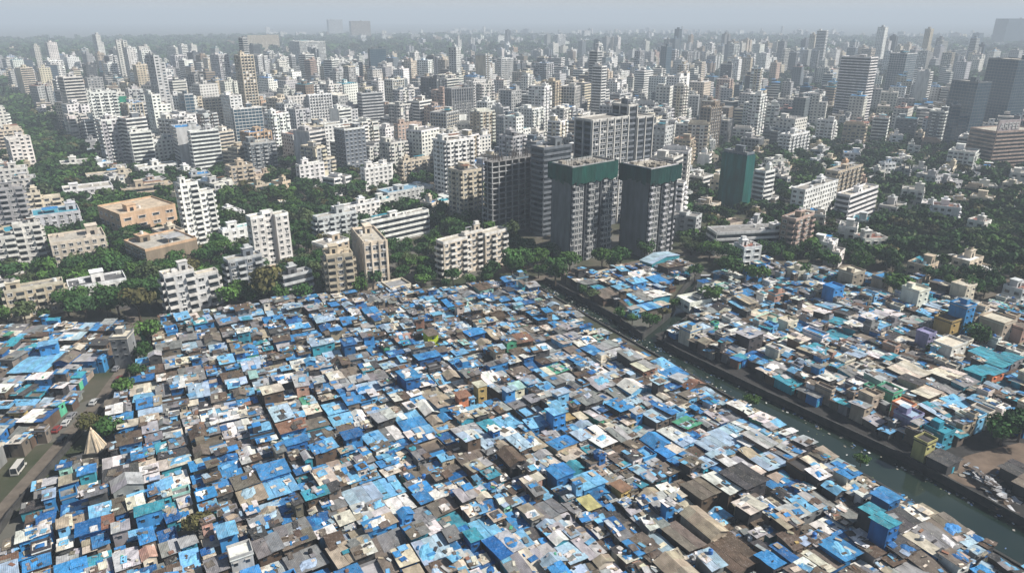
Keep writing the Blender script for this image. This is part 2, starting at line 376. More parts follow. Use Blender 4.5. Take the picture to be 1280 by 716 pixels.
SHACKS = []      # every shack: dict
CLUTTER = MB()
def make_shack(sp, r):
    """the parts of a shack as mesh builders in its own frame"""
    sx, sy, h = sp['sx'], sp['sy'], sp['h']; hx, hy = sx / 2, sy / 2
    wall, roof, extra = MB(), MB(), []
    wc = jit(PAL[sp['wall']], .15, r)
    rc = PAL[sp['roof']]; kind = sp['kind']
    oh = .22 if kind != 'slab' else .08
    ol, orr, of_, ob = [r.choice((.1, .2, .35, .7)) for _ in range(4)]
    tilt = r.choice((-1, -1, 1)) * r.uniform(.02, .10) * sy; tx = r.uniform(-.03, .03) * sx
    sp['tilt'] = (tilt, tx)
    zt = lambda x, y: h + tilt * (y / sy) + tx * (x / sx) * 1.0
    ins = .12
    if kind == 'gable':
        rise = min(1.6, sx * .2)
        for k in ((-hx + ins, -hy + ins, hx - ins, -hy + ins, 0), (hx - ins, -hy + ins, hx - ins, hy - ins, 1), (hx - ins, hy - ins, -hx + ins, hy - ins, 0), (-hx + ins, hy - ins, -hx + ins, -hy + ins, 1)):
            x0, y0, x1, y1, g = k
            pts = [(x0, y0, 0), (x1, y1, 0), (x1, y1, h), (x0, y0, h)]
            if not g: pts.insert(3, ((x0 + x1) / 2, y0, h + rise))
            L = abs(x1 - x0) + abs(y1 - y0)
            wall.poly(pts, 2, wc, [((p[0] - x0) + (p[1] - y0), p[2]) for p in pts])
        n = max(2, int(sy / 2.4))
        for side in (-1, 1):
            for i in range(n):
                y0 = -hy - oh + (sy + 2 * oh) * i / n; y1 = -hy - oh + (sy + 2 * oh) * (i + 1) / n + .05
                cc = jit(rc, .14, r)
                xa, xb = (-hx - oh, 0) if side < 0 else (0, hx + oh); dz = r.uniform(0, .04) + .06
                grid_sheet(roof, xa, y0, xb, y1, lambda x, y, i_, j_: h + dz + rise * (1 - abs(x) / hx), 2, 1, 0, cc)
    else:
        for x0, y0, x1, y1 in ((-hx + ins, -hy + ins, hx - ins, -hy + ins), (hx - ins, -hy + ins, hx - ins, hy - ins), (hx - ins, hy - ins, -hx + ins, hy - ins), (-hx + ins, hy - ins, -hx + ins, -hy + ins)):
            L = abs(x1 - x0) + abs(y1 - y0)
            wall.poly([(x0, y0, 0), (x1, y1, 0), (x1, y1, zt(x1, y1) - .05), (x0, y0, zt(x0, y0) - .05)], 2, wc, [(0, 0), (L, 0), (L, h), (0, h)])
        if kind == 'slab':
            b = MB(); rcj = jit(rc, .1, r); b.box(-hx - .08, -hy - .08, h - .3, hx + .08, hy + .08, h + .03, 4, rcj); roof.add(b)
            for q in ((-hx - .05, -hy - .05, hx + .05, -hy + .13), (-hx - .05, hy - .13, hx + .05, hy + .05), (-hx - .05, -hy + .132, -hx + .13, hy - .132), (hx - .13, -hy + .132, hx + .05, hy - .132)):
                b = MB(); b.box(q[0], q[1], h + .034, q[2], q[3], h + .75, 2, wc); roof.add(b)
            sp['tilt'] = (0, 0)
            if r.random() < .6 and sx > 5:
                b = MB(); a = r.uniform(-hx + .4, hx - 3); e = r.uniform(-hy + .4, max(-hy + .41, hy - 3)); b.box(a, e, h + .034, a + 2.4, min(e + 2.6, hy - .2), h + 2.3, 2, wc, 4, jit(rc, .2, r)); extra.append(('stair_head', b))
        else:
            n = max(1, int(round(sx / r.uniform(1.9, 3.2)))); mixk = sp.get('mix')
            xs = [-hx - ol + (sx + ol + orr) * i / n for i in range(n + 1)]
            ph = r.uniform(0, 9)
            wob = .10 if kind == 'sheet' else .22
            for i in range(n):
                c0 = PAL[mixk] if mixk and r.random() < .42 else rc
                cc = jit(c0, .17, r); dz = r.uniform(0, .07) + .04; ya = -hy - of_ - r.uniform(0, .35); yb = hy + ob + r.uniform(0, .35)
                grid_sheet(roof, xs[i], ya, xs[i + 1] + .06, yb, lambda x, y, i_, j_: zt(x, y) + dz + wob * (math.sin(x * 1.3 + ph) * math.cos(y * 1.1 + ph * 2) * .6) - .1 * (i_ % 2) * (j_ % 2), 1, 3, 1 if kind == 'tarp' else 0, cc)
            if not sp.get('clean'):
                for k in range(r.choice((0, 1, 1, 2, 3, 4))):      # odd sheets nailed over the leaks
                    pw, pd = r.uniform(.35, 1.3), r.uniform(.4, 1.5); ax, ay = r.uniform(-hx + .2, hx - .2), r.uniform(-hy + .2, hy - .2); an = r.uniform(-.25, .25); ph = r.uniform(0, 9)
                    pc = jit(PAL[pick(dict(white=5, cream=4, lightgrey=5, grey=4, taupe=4, brown=5, charcoal=4, lightblue=5, blue=6, paleblue=3, deepblue=2, rust=1, tan=5, teal=.6), r)], .2, r)
                    q = MB(); lift = r.uniform(.16, .34)
                    grid_sheet(q, -pw, -pd, pw, pd, lambda x, y, i_, j_: lift + .07 * math.sin(x * 3 + ph) * math.cos(y * 2.4 + ph), 2, 2, 0, pc, .05)
                    c, s_ = math.cos(an), math.sin(an)
                    q.v = [(ax + x * c - y * s_, ay + x * s_ + y * c, z + zt(ax + x * c - y * s_, ay + x * s_ + y * c)) for x, y, z in q.v]
                    roof.add(q)
    if sp.get('tarp') and kind != 'gable':
        t = MB(); fx, fy = r.uniform(.4, .75), r.uniform(.4, .8); ax = r.uniform(-hx - .3, hx + .3 - fx * sx); ay = r.uniform(-hy - .3, hy + .3 - fy * sy); ph = r.uniform(0, 9)
        cc = jit(PAL[sp['tarp']], .15, r); top = .22 if kind != 'slab' else .85
        grid_sheet(t, ax, ay, ax + fx * sx, ay + fy * sy, lambda x, y, i_, j_: zt(x, y) * (1 if kind != 'slab' else 0) + (h if kind == 'slab' else 0) + top + .16 * math.sin(x * 2.1 + ph) * math.sin(y * 1.7 + ph) - (.22 if i_ in (0, 4) or j_ in (0, 4) else 0), 4, 4, 1, cc, .05)
        extra.append(('tarpaulin', t))
    # openings on the two faces towards the sun, if the wall is high
    if h > 3.9:
        fl = 1 if h < 6 else 2 if h < 9 else 3
        for k in range(fl):
            z = h - 2.0 - k * 2.7
            if z < .4: break
            for fx in ([-.25, .25] if sx > 4.5 else [0]):
                o = MB(); cx = fx * sx + r.uniform(-.2, .2); o.box(cx - .45, -hy + .04, z, cx + .45, -hy + ins + .02, z + 1.0, 3, (.1, .1, .1)); o.box(cx - .6, -hy - .3, z + 1.03, cx + .6, -hy + ins, z + 1.1, 2, wc, bottom=True); extra.append(('window', o))
            if r.random() < .6:
                o = MB(); cy = r.uniform(-.2, .2) * sy; o.box(hx - ins - .02, cy - .45, z, hx - .04, cy + .45, z + 1.0, 3, (.1, .1, .1)); extra.append(('window', o))
    elif r.random() < .5:
        o = MB(); cx = r.uniform(-.25, .25) * sx; o.box(cx - .45, -hy + .03, 0, cx + .45, -hy + ins + .02, min(1.95, h - .7), 2, jit(PAL[r.choice(['blue', 'brown', 'teal', 'grey'])], .2, r)); extra.append(('door', o))
    # loose things thrown on the roof
    for k in range(r.choice((0, 0, 1, 2, 3, 5)) if not sp.get('clean') else 0):
        x, y = r.uniform(-hx, hx), r.uniform(-hy, hy); a = r.uniform(.06, .38); b = r.uniform(.1, .8); q = MB()
        if kind == 'gable': zz = h + min(1.6, sx * .2) * (1 - abs(x) / hx)
        else: zz = zt(x, y) if kind != 'slab' else h
        cc = PAL[pick(dict(white=5, cream=3, grey=5, brown=4, blue=3, rust=3, charcoal=4, tan=4, green=.5, yellow=.5), r)]
        q.box(-a, -b, -.1, a, b, r.uniform(.04, .26), 2, jit(cc, .2, r))
        c, s_ = math.cos(sp['rz']), math.sin(sp['rz'])
        CLUTTER.add(q, sp['x'] + x * c - y * s_, sp['y'] + x * s_ + y * c, zz + .12, sp['rz'] + r.uniform(0, 3))
    return wall, roof, extra

MAIN_POLY = G([(196, 410), (300, 388), (400, 374), (480, 367), (560, 366), (645, 352), (694, 352)]) + [xy(270, 160.5), xy(200, 161.5), xy(130, 164.8), xy(-20, 166), xy(-20, -60)] + [(p[0] + 2.6, p[1]) for p in RW]
LEFT_POLY = G([(-60, 408), (60, 410), (158, 408), (160, 425)]) + [(p[0] - 7.6, p[1] - .5) for p in RW[::-1]] + G([(-140, 690)])
RIGHT_POLY = G([(832, 420), (870, 397), (864, 376), (880, 358), (905, 338), (990, 335), (1070, 352), (1150, 352), (1210, 375), (1420, 420), (1420, 545), (1262, 548), (1205, 560), (1172, 585)]) + [xy(96, 190), xy(117, 187.6), xy(141, 184.6), xy(178, 180.6)]
TRI_POLY = G([(700, 352), (725, 345), (770, 340), (845, 328), (876, 334), (852, 357), (842, 372), (833, 391), (805, 412), (772, 390), (716, 361)])

FEATURE = []     # footprints kept free: (x, y, radius)
def spec(px, py, sx, sy, h, roof, wall, kind='sheet', label=None, rz=0, zone='main', **k):
    x, y = gp(px, py, h)
    s = dict(x=x, y=y, sx=sx, sy=sy, h=h, roof=roof, wall=wall, kind=kind, rz=GRID + rad(rz), zone=zone, label=label, feature=True, **k)
    SHACKS.append(s); FEATURE.append((x, y, sx, sy, s['rz'])); return s
def clear_of(x, y, sx, sy, rz):
    for fx, fy, a, b, fr in FEATURE:
        dx, dy = x - fx, y - fy
        if abs(dx) + abs(dy) > 30: continue
        c, s = math.cos(-fr), math.sin(-fr)
        if abs(dx * c - dy * s) < (a + sx) / 2 - .25 and abs(dx * s + dy * c) < (b + sy) / 2 - .25: return False
    return True

spec(880, 652, 5.6, 10.5, 4.6, 'tan', 'tan', 'gable', 'long pale tan gabled shed with clean ribbed roof', clean=1)
spec(853, 668, 4.6, 9.5, 3.8, 'taupe', 'brown', 'sheet', 'long grey-brown shed against the pale tan gabled shed', clean=1)
spec(846, 709, 6.5, 8, 4.2, 'tan', 'brown', 'gable', 'tan gabled shed cut by the bottom edge below two sheds', clean=1)
spec(914, 690, 8.5, 9.5, 3.6, 'brown', 'taupe', 'sheet', 'wide dark brown roof below the pale tan gabled shed', clean=1)
spec(930, 594, 7.5, 9, 6.2, 'charcoal', 'charcoal', 'sheet', 'large charcoal black sheet roof raised above its neighbours', clean=1)
spec(902, 603, 4.4, 9.5, 5.2, 'white', 'brown', 'sheet', 'long speckled white roof beside the charcoal black roof', mix='cream')
spec(877, 610, 6.5, 7, 4.8, 'taupe', 'brown', 'sheet', 'grey-brown roof with pale seam beside the long white roof', clean=1)
spec(937, 630, 5, 4.6, 7, 'cream', 'charcoal', 'sheet', 'dark walled two storey shack with beige sheet roof')
spec(962, 698, 3.6, 5.5, 5, 'blue', 'charcoal', 'tarp', 'bright blue and white roof on a narrow dark shack', mix='white')
spec(984, 648, 5, 5, 6, 'tan', 'brown', 'sheet', 'dark walled shack with tan roof beside the blue path')
spec(695, 513, 4.6, 4.4, 8.2, 'lightblue', 'blue', 'sheet', 'tall bright blue box shack with light blue roof', clean=1)
spec(672, 527, 7, 4.5, 4.5, 'lightblue', 'blue', 'tarp', 'low light blue roof joined to the tall blue box')
spec(538, 415, 4.5, 5, 7.5, 'taupe', 'lime', 'sheet', 'shack with lime green end wall among grey roofs', clean=1)
spec(577, 492, 3.6, 3.4, 6.6, 'rust', 'orange', 'sheet', 'small orange walled shack amid grey roofs', clean=1)
spec(600, 480, 3.4, 3.8, 7, 'cream', 'yellow', 'sheet', 'mustard yellow walled shack behind the orange one', clean=1)
spec(646, 482, 4, 4, 6, 'mint', 'cream', 'sheet', 'pale cream walled shack with mint green roof', clean=1)
spec(639, 570, 5, 8, 5.4, 'brown', 'charcoal', 'gable', 'dark brown gabled shed standing among blue roofs', clean=1)
spec(709, 520, 3.2, 3.6, 4.2, 'yellow', 'tan', 'sheet', 'small yellow roof beside the tall blue box', clean=1)
spec(738, 628, 3.4, 4.4, 4.0, 'straw', 'brown', 'sheet', 'yellowish sheet roof beside a dark alley', clean=1)
spec(700, 588, 5.5, 5.5, 5.6, 'blue', 'deepblue', 'sheet', 'vivid blue flat roof raised over a dark blue wall', clean=1)
spec(735, 600, 7, 6.5, 4.4, 'lightblue', 'blue', 'tarp', 'wide crumpled light blue tarpaulin roof')
spec(1107, 650, 4.6, 4.6, 10, 'teal', 'deepblue', 'sheet', 'tall dark blue shack with teal roof near the canal', clean=1)
spec(1090, 636, 4.4, 4, 9, 'teal', 'charcoal', 'sheet', 'tall charcoal shack with teal roof beside the tallest blue one', clean=1)
spec(1108, 618, 4.6, 5, 7.5, 'blue', 'deepblue', 'sheet', 'blue roofed dark blue shack by the canal wall', clean=1)
spec(1058, 588, 5, 4.4, 6.2, 'blue', 'cream', 'tarp', 'blue tarpaulin house with cream frame at the canal edge')
spec(440, 541, 5, 4, 6.5, 'deepblue', 'blue', 'sheet', 'deep blue box shack beside white roofs', clean=1)
spec(185, 636, 6, 4, 6, 'teal', 'blue', 'sheet', 'teal roofed shack with bright blue walls', clean=1)
spec(283, 660, 4.2, 5, 6.6, 'lightblue', 'blue', 'sheet', 'light blue roof over tall vivid blue walls', clean=1)
spec(118, 655, 7, 5, 5, 'rust', 'deepblue', 'tarp', 'rusty orange and blue sagging roof on dark shack', mix='deepblue')
spec(300, 688, 5, 4.4, 7, 'white', 'lightgrey', 'slab', 'pale grey concrete house with parapet at the bottom edge')
spec(60, 428, 6, 5, 8, 'lightblue', 'blue', 'sheet', 'tall blue box shack with pale roof by the dark trees', zone='left', clean=1)
spec(48, 452, 12, 18, 4.2, 'lightblue', 'brown', 'sheet', 'very long bright light blue shed roof left of the road', rz=-22, zone='left', clean=1)
spec(152, 418, 6, 7, 12, 'cream', 'grey', 'slab', 'tall narrow cream building at the head of the road', rz=-22, zone='left')
spec(795, 350, 8, 6, 6, 'lightblue', 'blue', 'tarp', 'bright blue tarpaulin shed among grey confluence roofs', zone='tri')
spec(760, 366, 11, 8, 4.0, 'taupe', 'brown', 'sheet', 'very wide flat grey-brown roof among confluence roofs', zone='tri', clean=1)
spec(735, 352, 8, 7, 4.4, 'grey', 'grey', 'sheet', 'wide grey ribbed roof next to the dark canal trees', zone='tri', clean=1)
spec(825, 322, 22, 8, 5, 'paleblue', 'teal', 'gable', 'long pale blue gabled shed at the foot of the towers', zone='tri', clean=1, rz=10)
# masonry houses of the right bank
HOUSE = [
 (1204, 380, 6.5, 7, 13, 'lightgrey', 'blue', 'tall house painted vivid blue on every side'),
 (1042, 358, 7, 6, 9, 'blue', 'blue', 'bright blue cube house behind the light blue roofs'),
 (1188, 428, 10, 7, 6.5, 'cream', 'white', 'white house with dark windows beside a round green tree'),
 (1188, 397, 10, 7, 8, 'charcoal', 'yellow', 'yellow walled house with dark roof below the blue house'),
 (1248, 398, 9, 9, 11, 'cream', 'tan', 'tall tan house with rows of small windows'),
 (1272, 405, 8, 8, 9, 'taupe', 'pink', 'pinkish tan house at the settlement edge'),
 (1158, 415, 5, 5, 8, 'purple', 'purple', 'small lilac painted house with roof tank'),
 (1145, 360, 8, 8, 10, 'cream', 'white', 'tall white house against the dark trees'),
 (1205, 355, 8, 7, 9, 'cream', 'cream', 'cream house with parapet in front of the woods'),
 (1065, 338, 9, 8, 9, 'cream', 'tan', 'tan house block with stair room near the trees'),
 (1000, 336, 10, 7, 7, 'cream', 'cream', 'low cream house at the wood edge'),
 (1105, 345, 9, 6, 8, 'blue', 'tan', 'tan house carrying a blue roof hut'),
 (1112, 486, 5, 6, 6, 'grey', 'green', 'green painted house by the canal side lane'),
 (1087, 492, 4, 5, 7, 'tan', 'tan', 'narrow tan house near the canal lane'),
 (1157, 549, 5, 4, 6.5, 'charcoal', 'straw', 'straw yellow house at the canal footpath'),
 (1136, 516, 6, 6, 6, 'paleblue', 'purple', 'lilac house with pale blue roof'),
 (1175, 535, 6, 6, 6, 'teal', 'teal', 'teal painted house behind the footpath sheds'),
 (985, 400, 6, 5, 7, 'cream', 'cream', 'cream house standing among blue roofs'),
 (968, 365, 6, 6, 7, 'teal', 'pink', 'pink walled house with teal roof'),
 (1130, 505, 5, 5, 6, 'white', 'orange', 'orange walled house with white roof'),
]
for a in HOUSE: spec(a[0], a[1], a[2], a[3], a[4], a[5], a[6], 'slab', a[7], zone='right', house=True)
spec(1135, 462, 10, 9, 5, 'cream', 'brown', 'sheet', 'wide cream white shed roof in the right bank settlement', zone='right', clean=1)
for i, (a, b) in enumerate(((1228, 440), (1246, 452), (1238, 462), (1262, 446), (1225, 462))):
    spec(a, b, 8, 6, 5.2, 'teal', ('tan', 'deepblue', 'orange', 'grey', 'teal')[i], 'sheet', ('bright teal-blue sheet roof over tan walls', 'bright teal-blue sheet roof over dark blue walls', 'teal-blue sheet roof over orange walls', 'teal-blue sheet roof over grey walls', 'teal-blue sheet roof over teal walls')[i] + ' beside the white house', zone='right', clean=1)
for a_, b_, c_, d_ in ((1272, 586, 'charcoal', 'wide charcoal shed beside the dirt clearing'), (1290, 604, 'taupe', 'grey-brown shed cut by the picture edge below the clearing'), (1180, 572, 'charcoal', 'low charcoal shed at the head of the dirt clearing')):
    spec(a_, b_, 6.5, 6, 3.4, c_, 'charcoal', 'sheet', d_, zone='right', clean=1)
for p_ in ((24, 588), (72, 538), (83, 530), (90, 521), (78, 551), (118, 504), (150, 475), (163, 440), (146, 462), (160, 420)): FEATURE.append((*gp(*p_), 4.2, 4.6, 0))
FEATURE.append((*gp(122, 568), 11, 11, 0))      # the temple
FEATURE.append((*gp(248, 668), 6, 6, 0))        # two trees inside the settlement
FEATURE.append((*gp(1120, 368), 12, 12, 0)); FEATURE.append((*gp(1178, 410), 6, 6, 0)); FEATURE.append((*gp(1215, 432), 9, 8, 0)); FEATURE.append((*gp(1165, 442), 5, 5, 0)); FEATURE.append((*gp(946, 356), 12, 9, 0))
FEATURE.append((*gp(1185, 448), 11, 4, 0))

def bsp(x0, y0, x1, y1, out, r, lo, hi, depth=0):
    w_, h_ = x1 - x0, y1 - y0
    if max(w_, h_) < lo * 1.15 or (max(w_, h_) < hi and r.random() < .45):
        out.append((x0, y0, x1, y1)); return
    gap = 1.5 if max(w_, h_) > 34 else .9 if max(w_, h_) > 17 else r.choice((.0, .1, .25, .45))
    t = r.uniform(.36, .64)
    if w_ * r.uniform(.8, 1.25) > h_:
        m = x0 + w_ * t; bsp(x0, y0, m - gap / 2, y1, out, r, lo, hi, depth + 1); bsp(m + gap / 2, y0, x1, y1, out, r, lo, hi, depth + 1)
    else:
        m = y0 + h_ * t; bsp(x0, y0, x1, m - gap / 2, out, r, lo, hi, depth + 1); bsp(x0, m + gap / 2, x1, y1, out, r, lo, hi, depth + 1)

def settle(poly, rot, zone, lo, hi, seed):
    r = random.Random(seed)
    c, s = math.cos(rot), math.sin(rot)
    L = [(x * c + y * s, -x * s + y * c) for x, y in poly]
    x0, x1 = min(p[0] for p in L), max(p[0] for p in L); y0, y1 = min(p[1] for p in L), max(p[1] for p in L)
    cells = []; bsp(x0, y0, x1, y1, cells, r, lo, hi)
    todo = list(cells)
    while todo:
        a, b, e, f = todo.pop()
        lx, ly = (a + e) / 2, (b + f) / 2
        wx = lx + 1.6 * math.sin(ly * .035 + 1) ; wy = ly + 1.6 * math.sin(lx * .04)
        x, y = wx * c - wy * s, wx * s + wy * c
        sx, sy = e - a, f - b
        if not all(inpoly(x + dx, y + dy, poly) for dx, dy in ((0, 0), (sx * .4 * c, sx * .4 * s), (-sx * .4 * c, -sx * .4 * s), (-sy * .4 * s, sy * .4 * c), (sy * .4 * s, -sy * .4 * c))): continue
        px, py = px_of(x, y, 3)
        if px < -90 or px > 1430 or py > 800: continue
        rz = rot + .065 * math.cos(ly * .035 + 1) + rad(r.gauss(0, 1.7))
        if not clear_of(x, y, sx, sy, rz):
            if max(sx, sy) > 3.4:
                if sx > sy: todo += [(a, b, lx, f), (lx, b, e, f)]
                else: todo += [(a, b, e, ly), (a, ly, e, f)]
            continue
        if min(sx, sy) < 1.3: continue
        q = r.random()
        base = 3.3 + .7 * math.sin(x * .05) * math.sin(y * .043)
        h = base + (r.uniform(-.9, .6) if q < .66 else r.uniform(.6, 2.0) if q < .94 else r.uniform(2.2, 4.2))
        rc = roofcol(px, py, zone)
        kind = pick(dict(sheet=70, tarp=22 if rc in ('blue', 'lightblue', 'deepblue', 'paleblue', 'teal') else 6, gable=5, slab=3 if zone != 'right' else 13), r)
        if zone == 'right' and kind == 'slab': h += r.uniform(.5, 2.5); rc = pick(dict(cream=5, tan=4, lightgrey=5, grey=5, white=3, blue=2, teal=2), r)
        sp = dict(x=x, y=y, sx=sx, sy=sy, h=max(2.3, h), roof=rc, wall=pick(WALLC, r) if not (zone == 'right' and kind == 'slab') else pick(dict(cream=8, white=5, tan=6, lightgrey=6, straw=1.5, pink=1, mint=1, green=.6, lightblue=1, grey=7), r), kind=kind, rz=rz, zone=zone, label=None)
        if r.random() < .45: sp['mix'] = roofcol(px, py, zone)
        if r.random() < .22: sp['tarp'] = pick(dict(blue=5, lightblue=5, paleblue=3, deepblue=2, teal=1.5, white=2, cream=1, charcoal=1), r)
        if zone == 'right' and kind == 'slab': sp['house'] = True
        SHACKS.append(sp)
settle(MAIN_POLY, GRID, 'main', 4.1, 8.4, 11)
settle(LEFT_POLY, rad(6), 'left', 4.4, 9.0, 12)
settle(RIGHT_POLY, GRID, 'right', 4.4, 9.0, 13)
settle(TRI_POLY, GRID, 'tri', 4.6, 10, 14)

# ------------------------------------------------------------------ labels that single out
ORD = ['first', 'second', 'third', 'fourth', 'fifth', 'sixth', 'seventh', 'eighth', 'ninth', 'tenth', 'eleventh', 'twelfth', 'thirteenth', 'fourteenth', 'fifteenth', 'sixteenth', 'seventeenth', 'eighteenth', 'nineteenth', 'twentieth']
NUM = ['zero', 'one', 'two', 'three', 'four', 'five', 'six', 'seven', 'eight', 'nine', 'ten', 'eleven', 'twelve', 'thirteen', 'fourteen', 'fifteen', 'sixteen', 'seventeen', 'eighteen', 'nineteen', 'twenty']
def distinct(items, extra=()):
    """items: [(dict, base label)]; adds the phrases of EXTRA (functions of the dict) to labels that clash, then a place in their row"""
    lab = {id(d_): b for d_, b in items}; it = [d_ for d_, _ in items]
    for f in extra:
        by = {}
        for d_ in it: by.setdefault(lab[id(d_)], []).append(d_)
        for b, v in by.items():
            if len(v) > 1:
                for d_ in v:
                    n = b + ' ' + f(d_)
                    if len(n.split()) <= 12: lab[id(d_)] = n
    by = {}
    for d_ in it: by.setdefault(lab[id(d_)], []).append(d_)
    for b, v in by.items():
        if len(v) == 1: continue
        v.sort(key=lambda d_: d_['px'])
        n = len(v)
        for i, d_ in enumerate(v):
            if n == 2: s = ', the left one' if i == 0 else ', the right one'
            elif i == 0: s = ', leftmost of ' + NUM[min(n, 20)]
            elif i == n - 1: s = ', rightmost of ' + NUM[min(n, 20)]
            else: s = ', ' + (ORD[i] if i < 20 else ORD[i % 20]) + ' from left'
            lab[id(d_)] = b + s
    return lab

ZONES_X = ((180, 'far left'), (400, 'left'), (560, 'left of centre'), (720, 'centre'), (880, 'right of centre'), (1080, 'right'), (1e9, 'far right'))
def zx(px): return next(n for l, n in ZONES_X if px < l)

# choose which shacks are things: the features and the nearest ones in the frame
for s in SHACKS:
    s['px'], s['py'] = px_of(s['x'], s['y'], s['h'])
    s['dist'] = math.hypot(s['x'], s['y'])
inside = [s for s in SHACKS if 3 < s['px'] < 1277 and s['py'] < 712]
houses = [s for s in inside if s.get('house')]
houses.sort(key=lambda s: (not s.get('feature'), s['dist'])); houses = houses[:110]
plain = [s for s in inside if not s.get('house')]
plain.sort(key=lambda s: (not s.get('feature'), s['dist'])); plain = plain[:300]
THING = {id(s) for s in houses + plain}
near = houses + plain
def neighbour(s, dirx):
    best = None; bd = 1e9
    for o in near + [q for q in SHACKS if id(q) not in THING and abs(q['x'] - s['x']) + abs(q['y'] - s['y']) < 25]:
        if o is s: continue
        dx, dy = o['px'] - s['px'], o['py'] - s['py']
        if dirx * dx > 6 and abs(dy) < 30:
            dd = abs(dx) + 1.4 * abs(dy)
            if dd < bd: bd = dd; best = o
    return best
def roof_words(s):
    c = CW[s['roof']]
    if s['kind'] == 'slab': return c + ' flat concrete roof'
    if s['kind'] == 'gable': return c + ' ridged roof'
    m = s.get('mix')
    if m and CW[m] != c and s['sx'] > 4.2: return f"{c} and {CW[m]} patched roof"
    return c + (' tarpaulin roof' if s['kind'] == 'tarp' else ' sheet roof')
items = []
for s in near:
    if s['label']: continue
    t = 'tall ' if s['h'] > 6 else ''
    what = 'house' if s.get('house') else 'shack'
    wtxt = f"{CW[s['wall']]} walled " if (s['h'] > 5 or s.get('house')) else ''
    b = f"{t}{wtxt}{what} with {roof_words(s)}"
    if s.get('tarp') and len(b.split()) < 9: b += f" and {CW[s['tarp']]} sheet"
    items.append((s, b))
def nb(s):
    o = neighbour(s, -1)
    return 'right of ' + CW[o['roof']] + ' roof' if o else 'at row end'
def nb2(s):
    o = neighbour(s, 1)
    return 'left of ' + CW[o['roof']] + ' roof' if o else 'by the edge'
lab = distinct(items, (nb, nb2))
for s in near:
    if not s['label']: s['label'] = lab[id(s)]

STUFF_S = MB()
rs = random.Random(5)
for s in SHACKS:
    wall, roof, extra = make_shack(s, rs)
    if id(s) in THING:
        nm = 'house' if s.get('house') else 'shack'
        root = tag(empty(nm, (s['x'], s['y'], 0), s['rz']), s['label'], nm, 'painted masonry houses of the right bank settlement' if nm == 'house' else 'patched roof shacks of the crowded settlement')
        wall.build('wall', RM, root); rf = roof.build('roof', RM, root)
        for n, b in extra: b.build(n, RM, rf if n == 'tarpaulin' else root)
    else:
        for b in [wall, roof] + [e[1] for e in extra]: STUFF_S.add(b, s['x'], s['y'], 0, s['rz'])
tag(STUFF_S.build('shanty_roofs', RM), 'packed mass of small blue and grey shanty roofs further back', 'shanty roofs', kind='stuff')
tag(CLUTTER.build('roof_debris', RM), 'bricks, planks, sacks and scrap thrown over the shack roofs', 'debris', kind='stuff')

# water tanks on shack roofs
def tank_mb(col, r=.55, h=1.15):
    b = MB(); b.cyl(0, 0, 0, h * .85, r, r, 12, 0, col, False); b.cyl(0, 0, h * .85, h, r, r * .35, 12, 0, col); t = MB(); t.cyl(0, 0, h, h + .12, r * .3, r * .3, 8, 0, col); return b, t
tanks = []
cand = [s for s in plain + houses if s['kind'] in ('slab', 'sheet') and not s.get('clean')]
rs.shuffle(cand)
for s in cand[:46]:
    k = rs.choice(['charcoal', 'charcoal', 'blue', 'white']); tanks.append(dict(s=s, k=k, px=s['px']))
tl = distinct([(t, f"{ {'charcoal': 'black', 'blue': 'blue', 'white': 'white'}[t['k']] } water tank on {CW[t['s']['roof']]} {t['s']['kind']} roof of {'house' if t['s'].get('house') else 'shack'}".replace('slab', 'flat')) for t in tanks], (lambda t: zx(t['px']),))
tmesh = {}
for t in tanks:
    s = t['s']; c, q = math.cos(s['rz']), math.sin(s['rz']); x, y = s['sx'] * .22, s['sy'] * .2
    if t['k'] not in tmesh:
        b, l = tank_mb({'charcoal': (.02, .02, .022), 'blue': (.04, .16, .45), 'white': (.65, .65, .65)}[t['k']]); tmesh[t['k']] = b.mesh('tank_body', [M['paint']]), l.mesh('lid', [M['paint']])
    z = s['h'] + (0.04 if s['kind'] == 'slab' else .1 + s['tilt'][0] * .2 + s['tilt'][1] * .22)
    root = tag(empty('water_tank', (s['x'] + x * c - y * q, s['y'] + x * q + y * c, z)), tl[id(t)], 'water tank', 'water tanks on the settlement roofs')
    link('tank_body', tmesh[t['k']][0], root); link('lid', tmesh[t['k']][1], root)

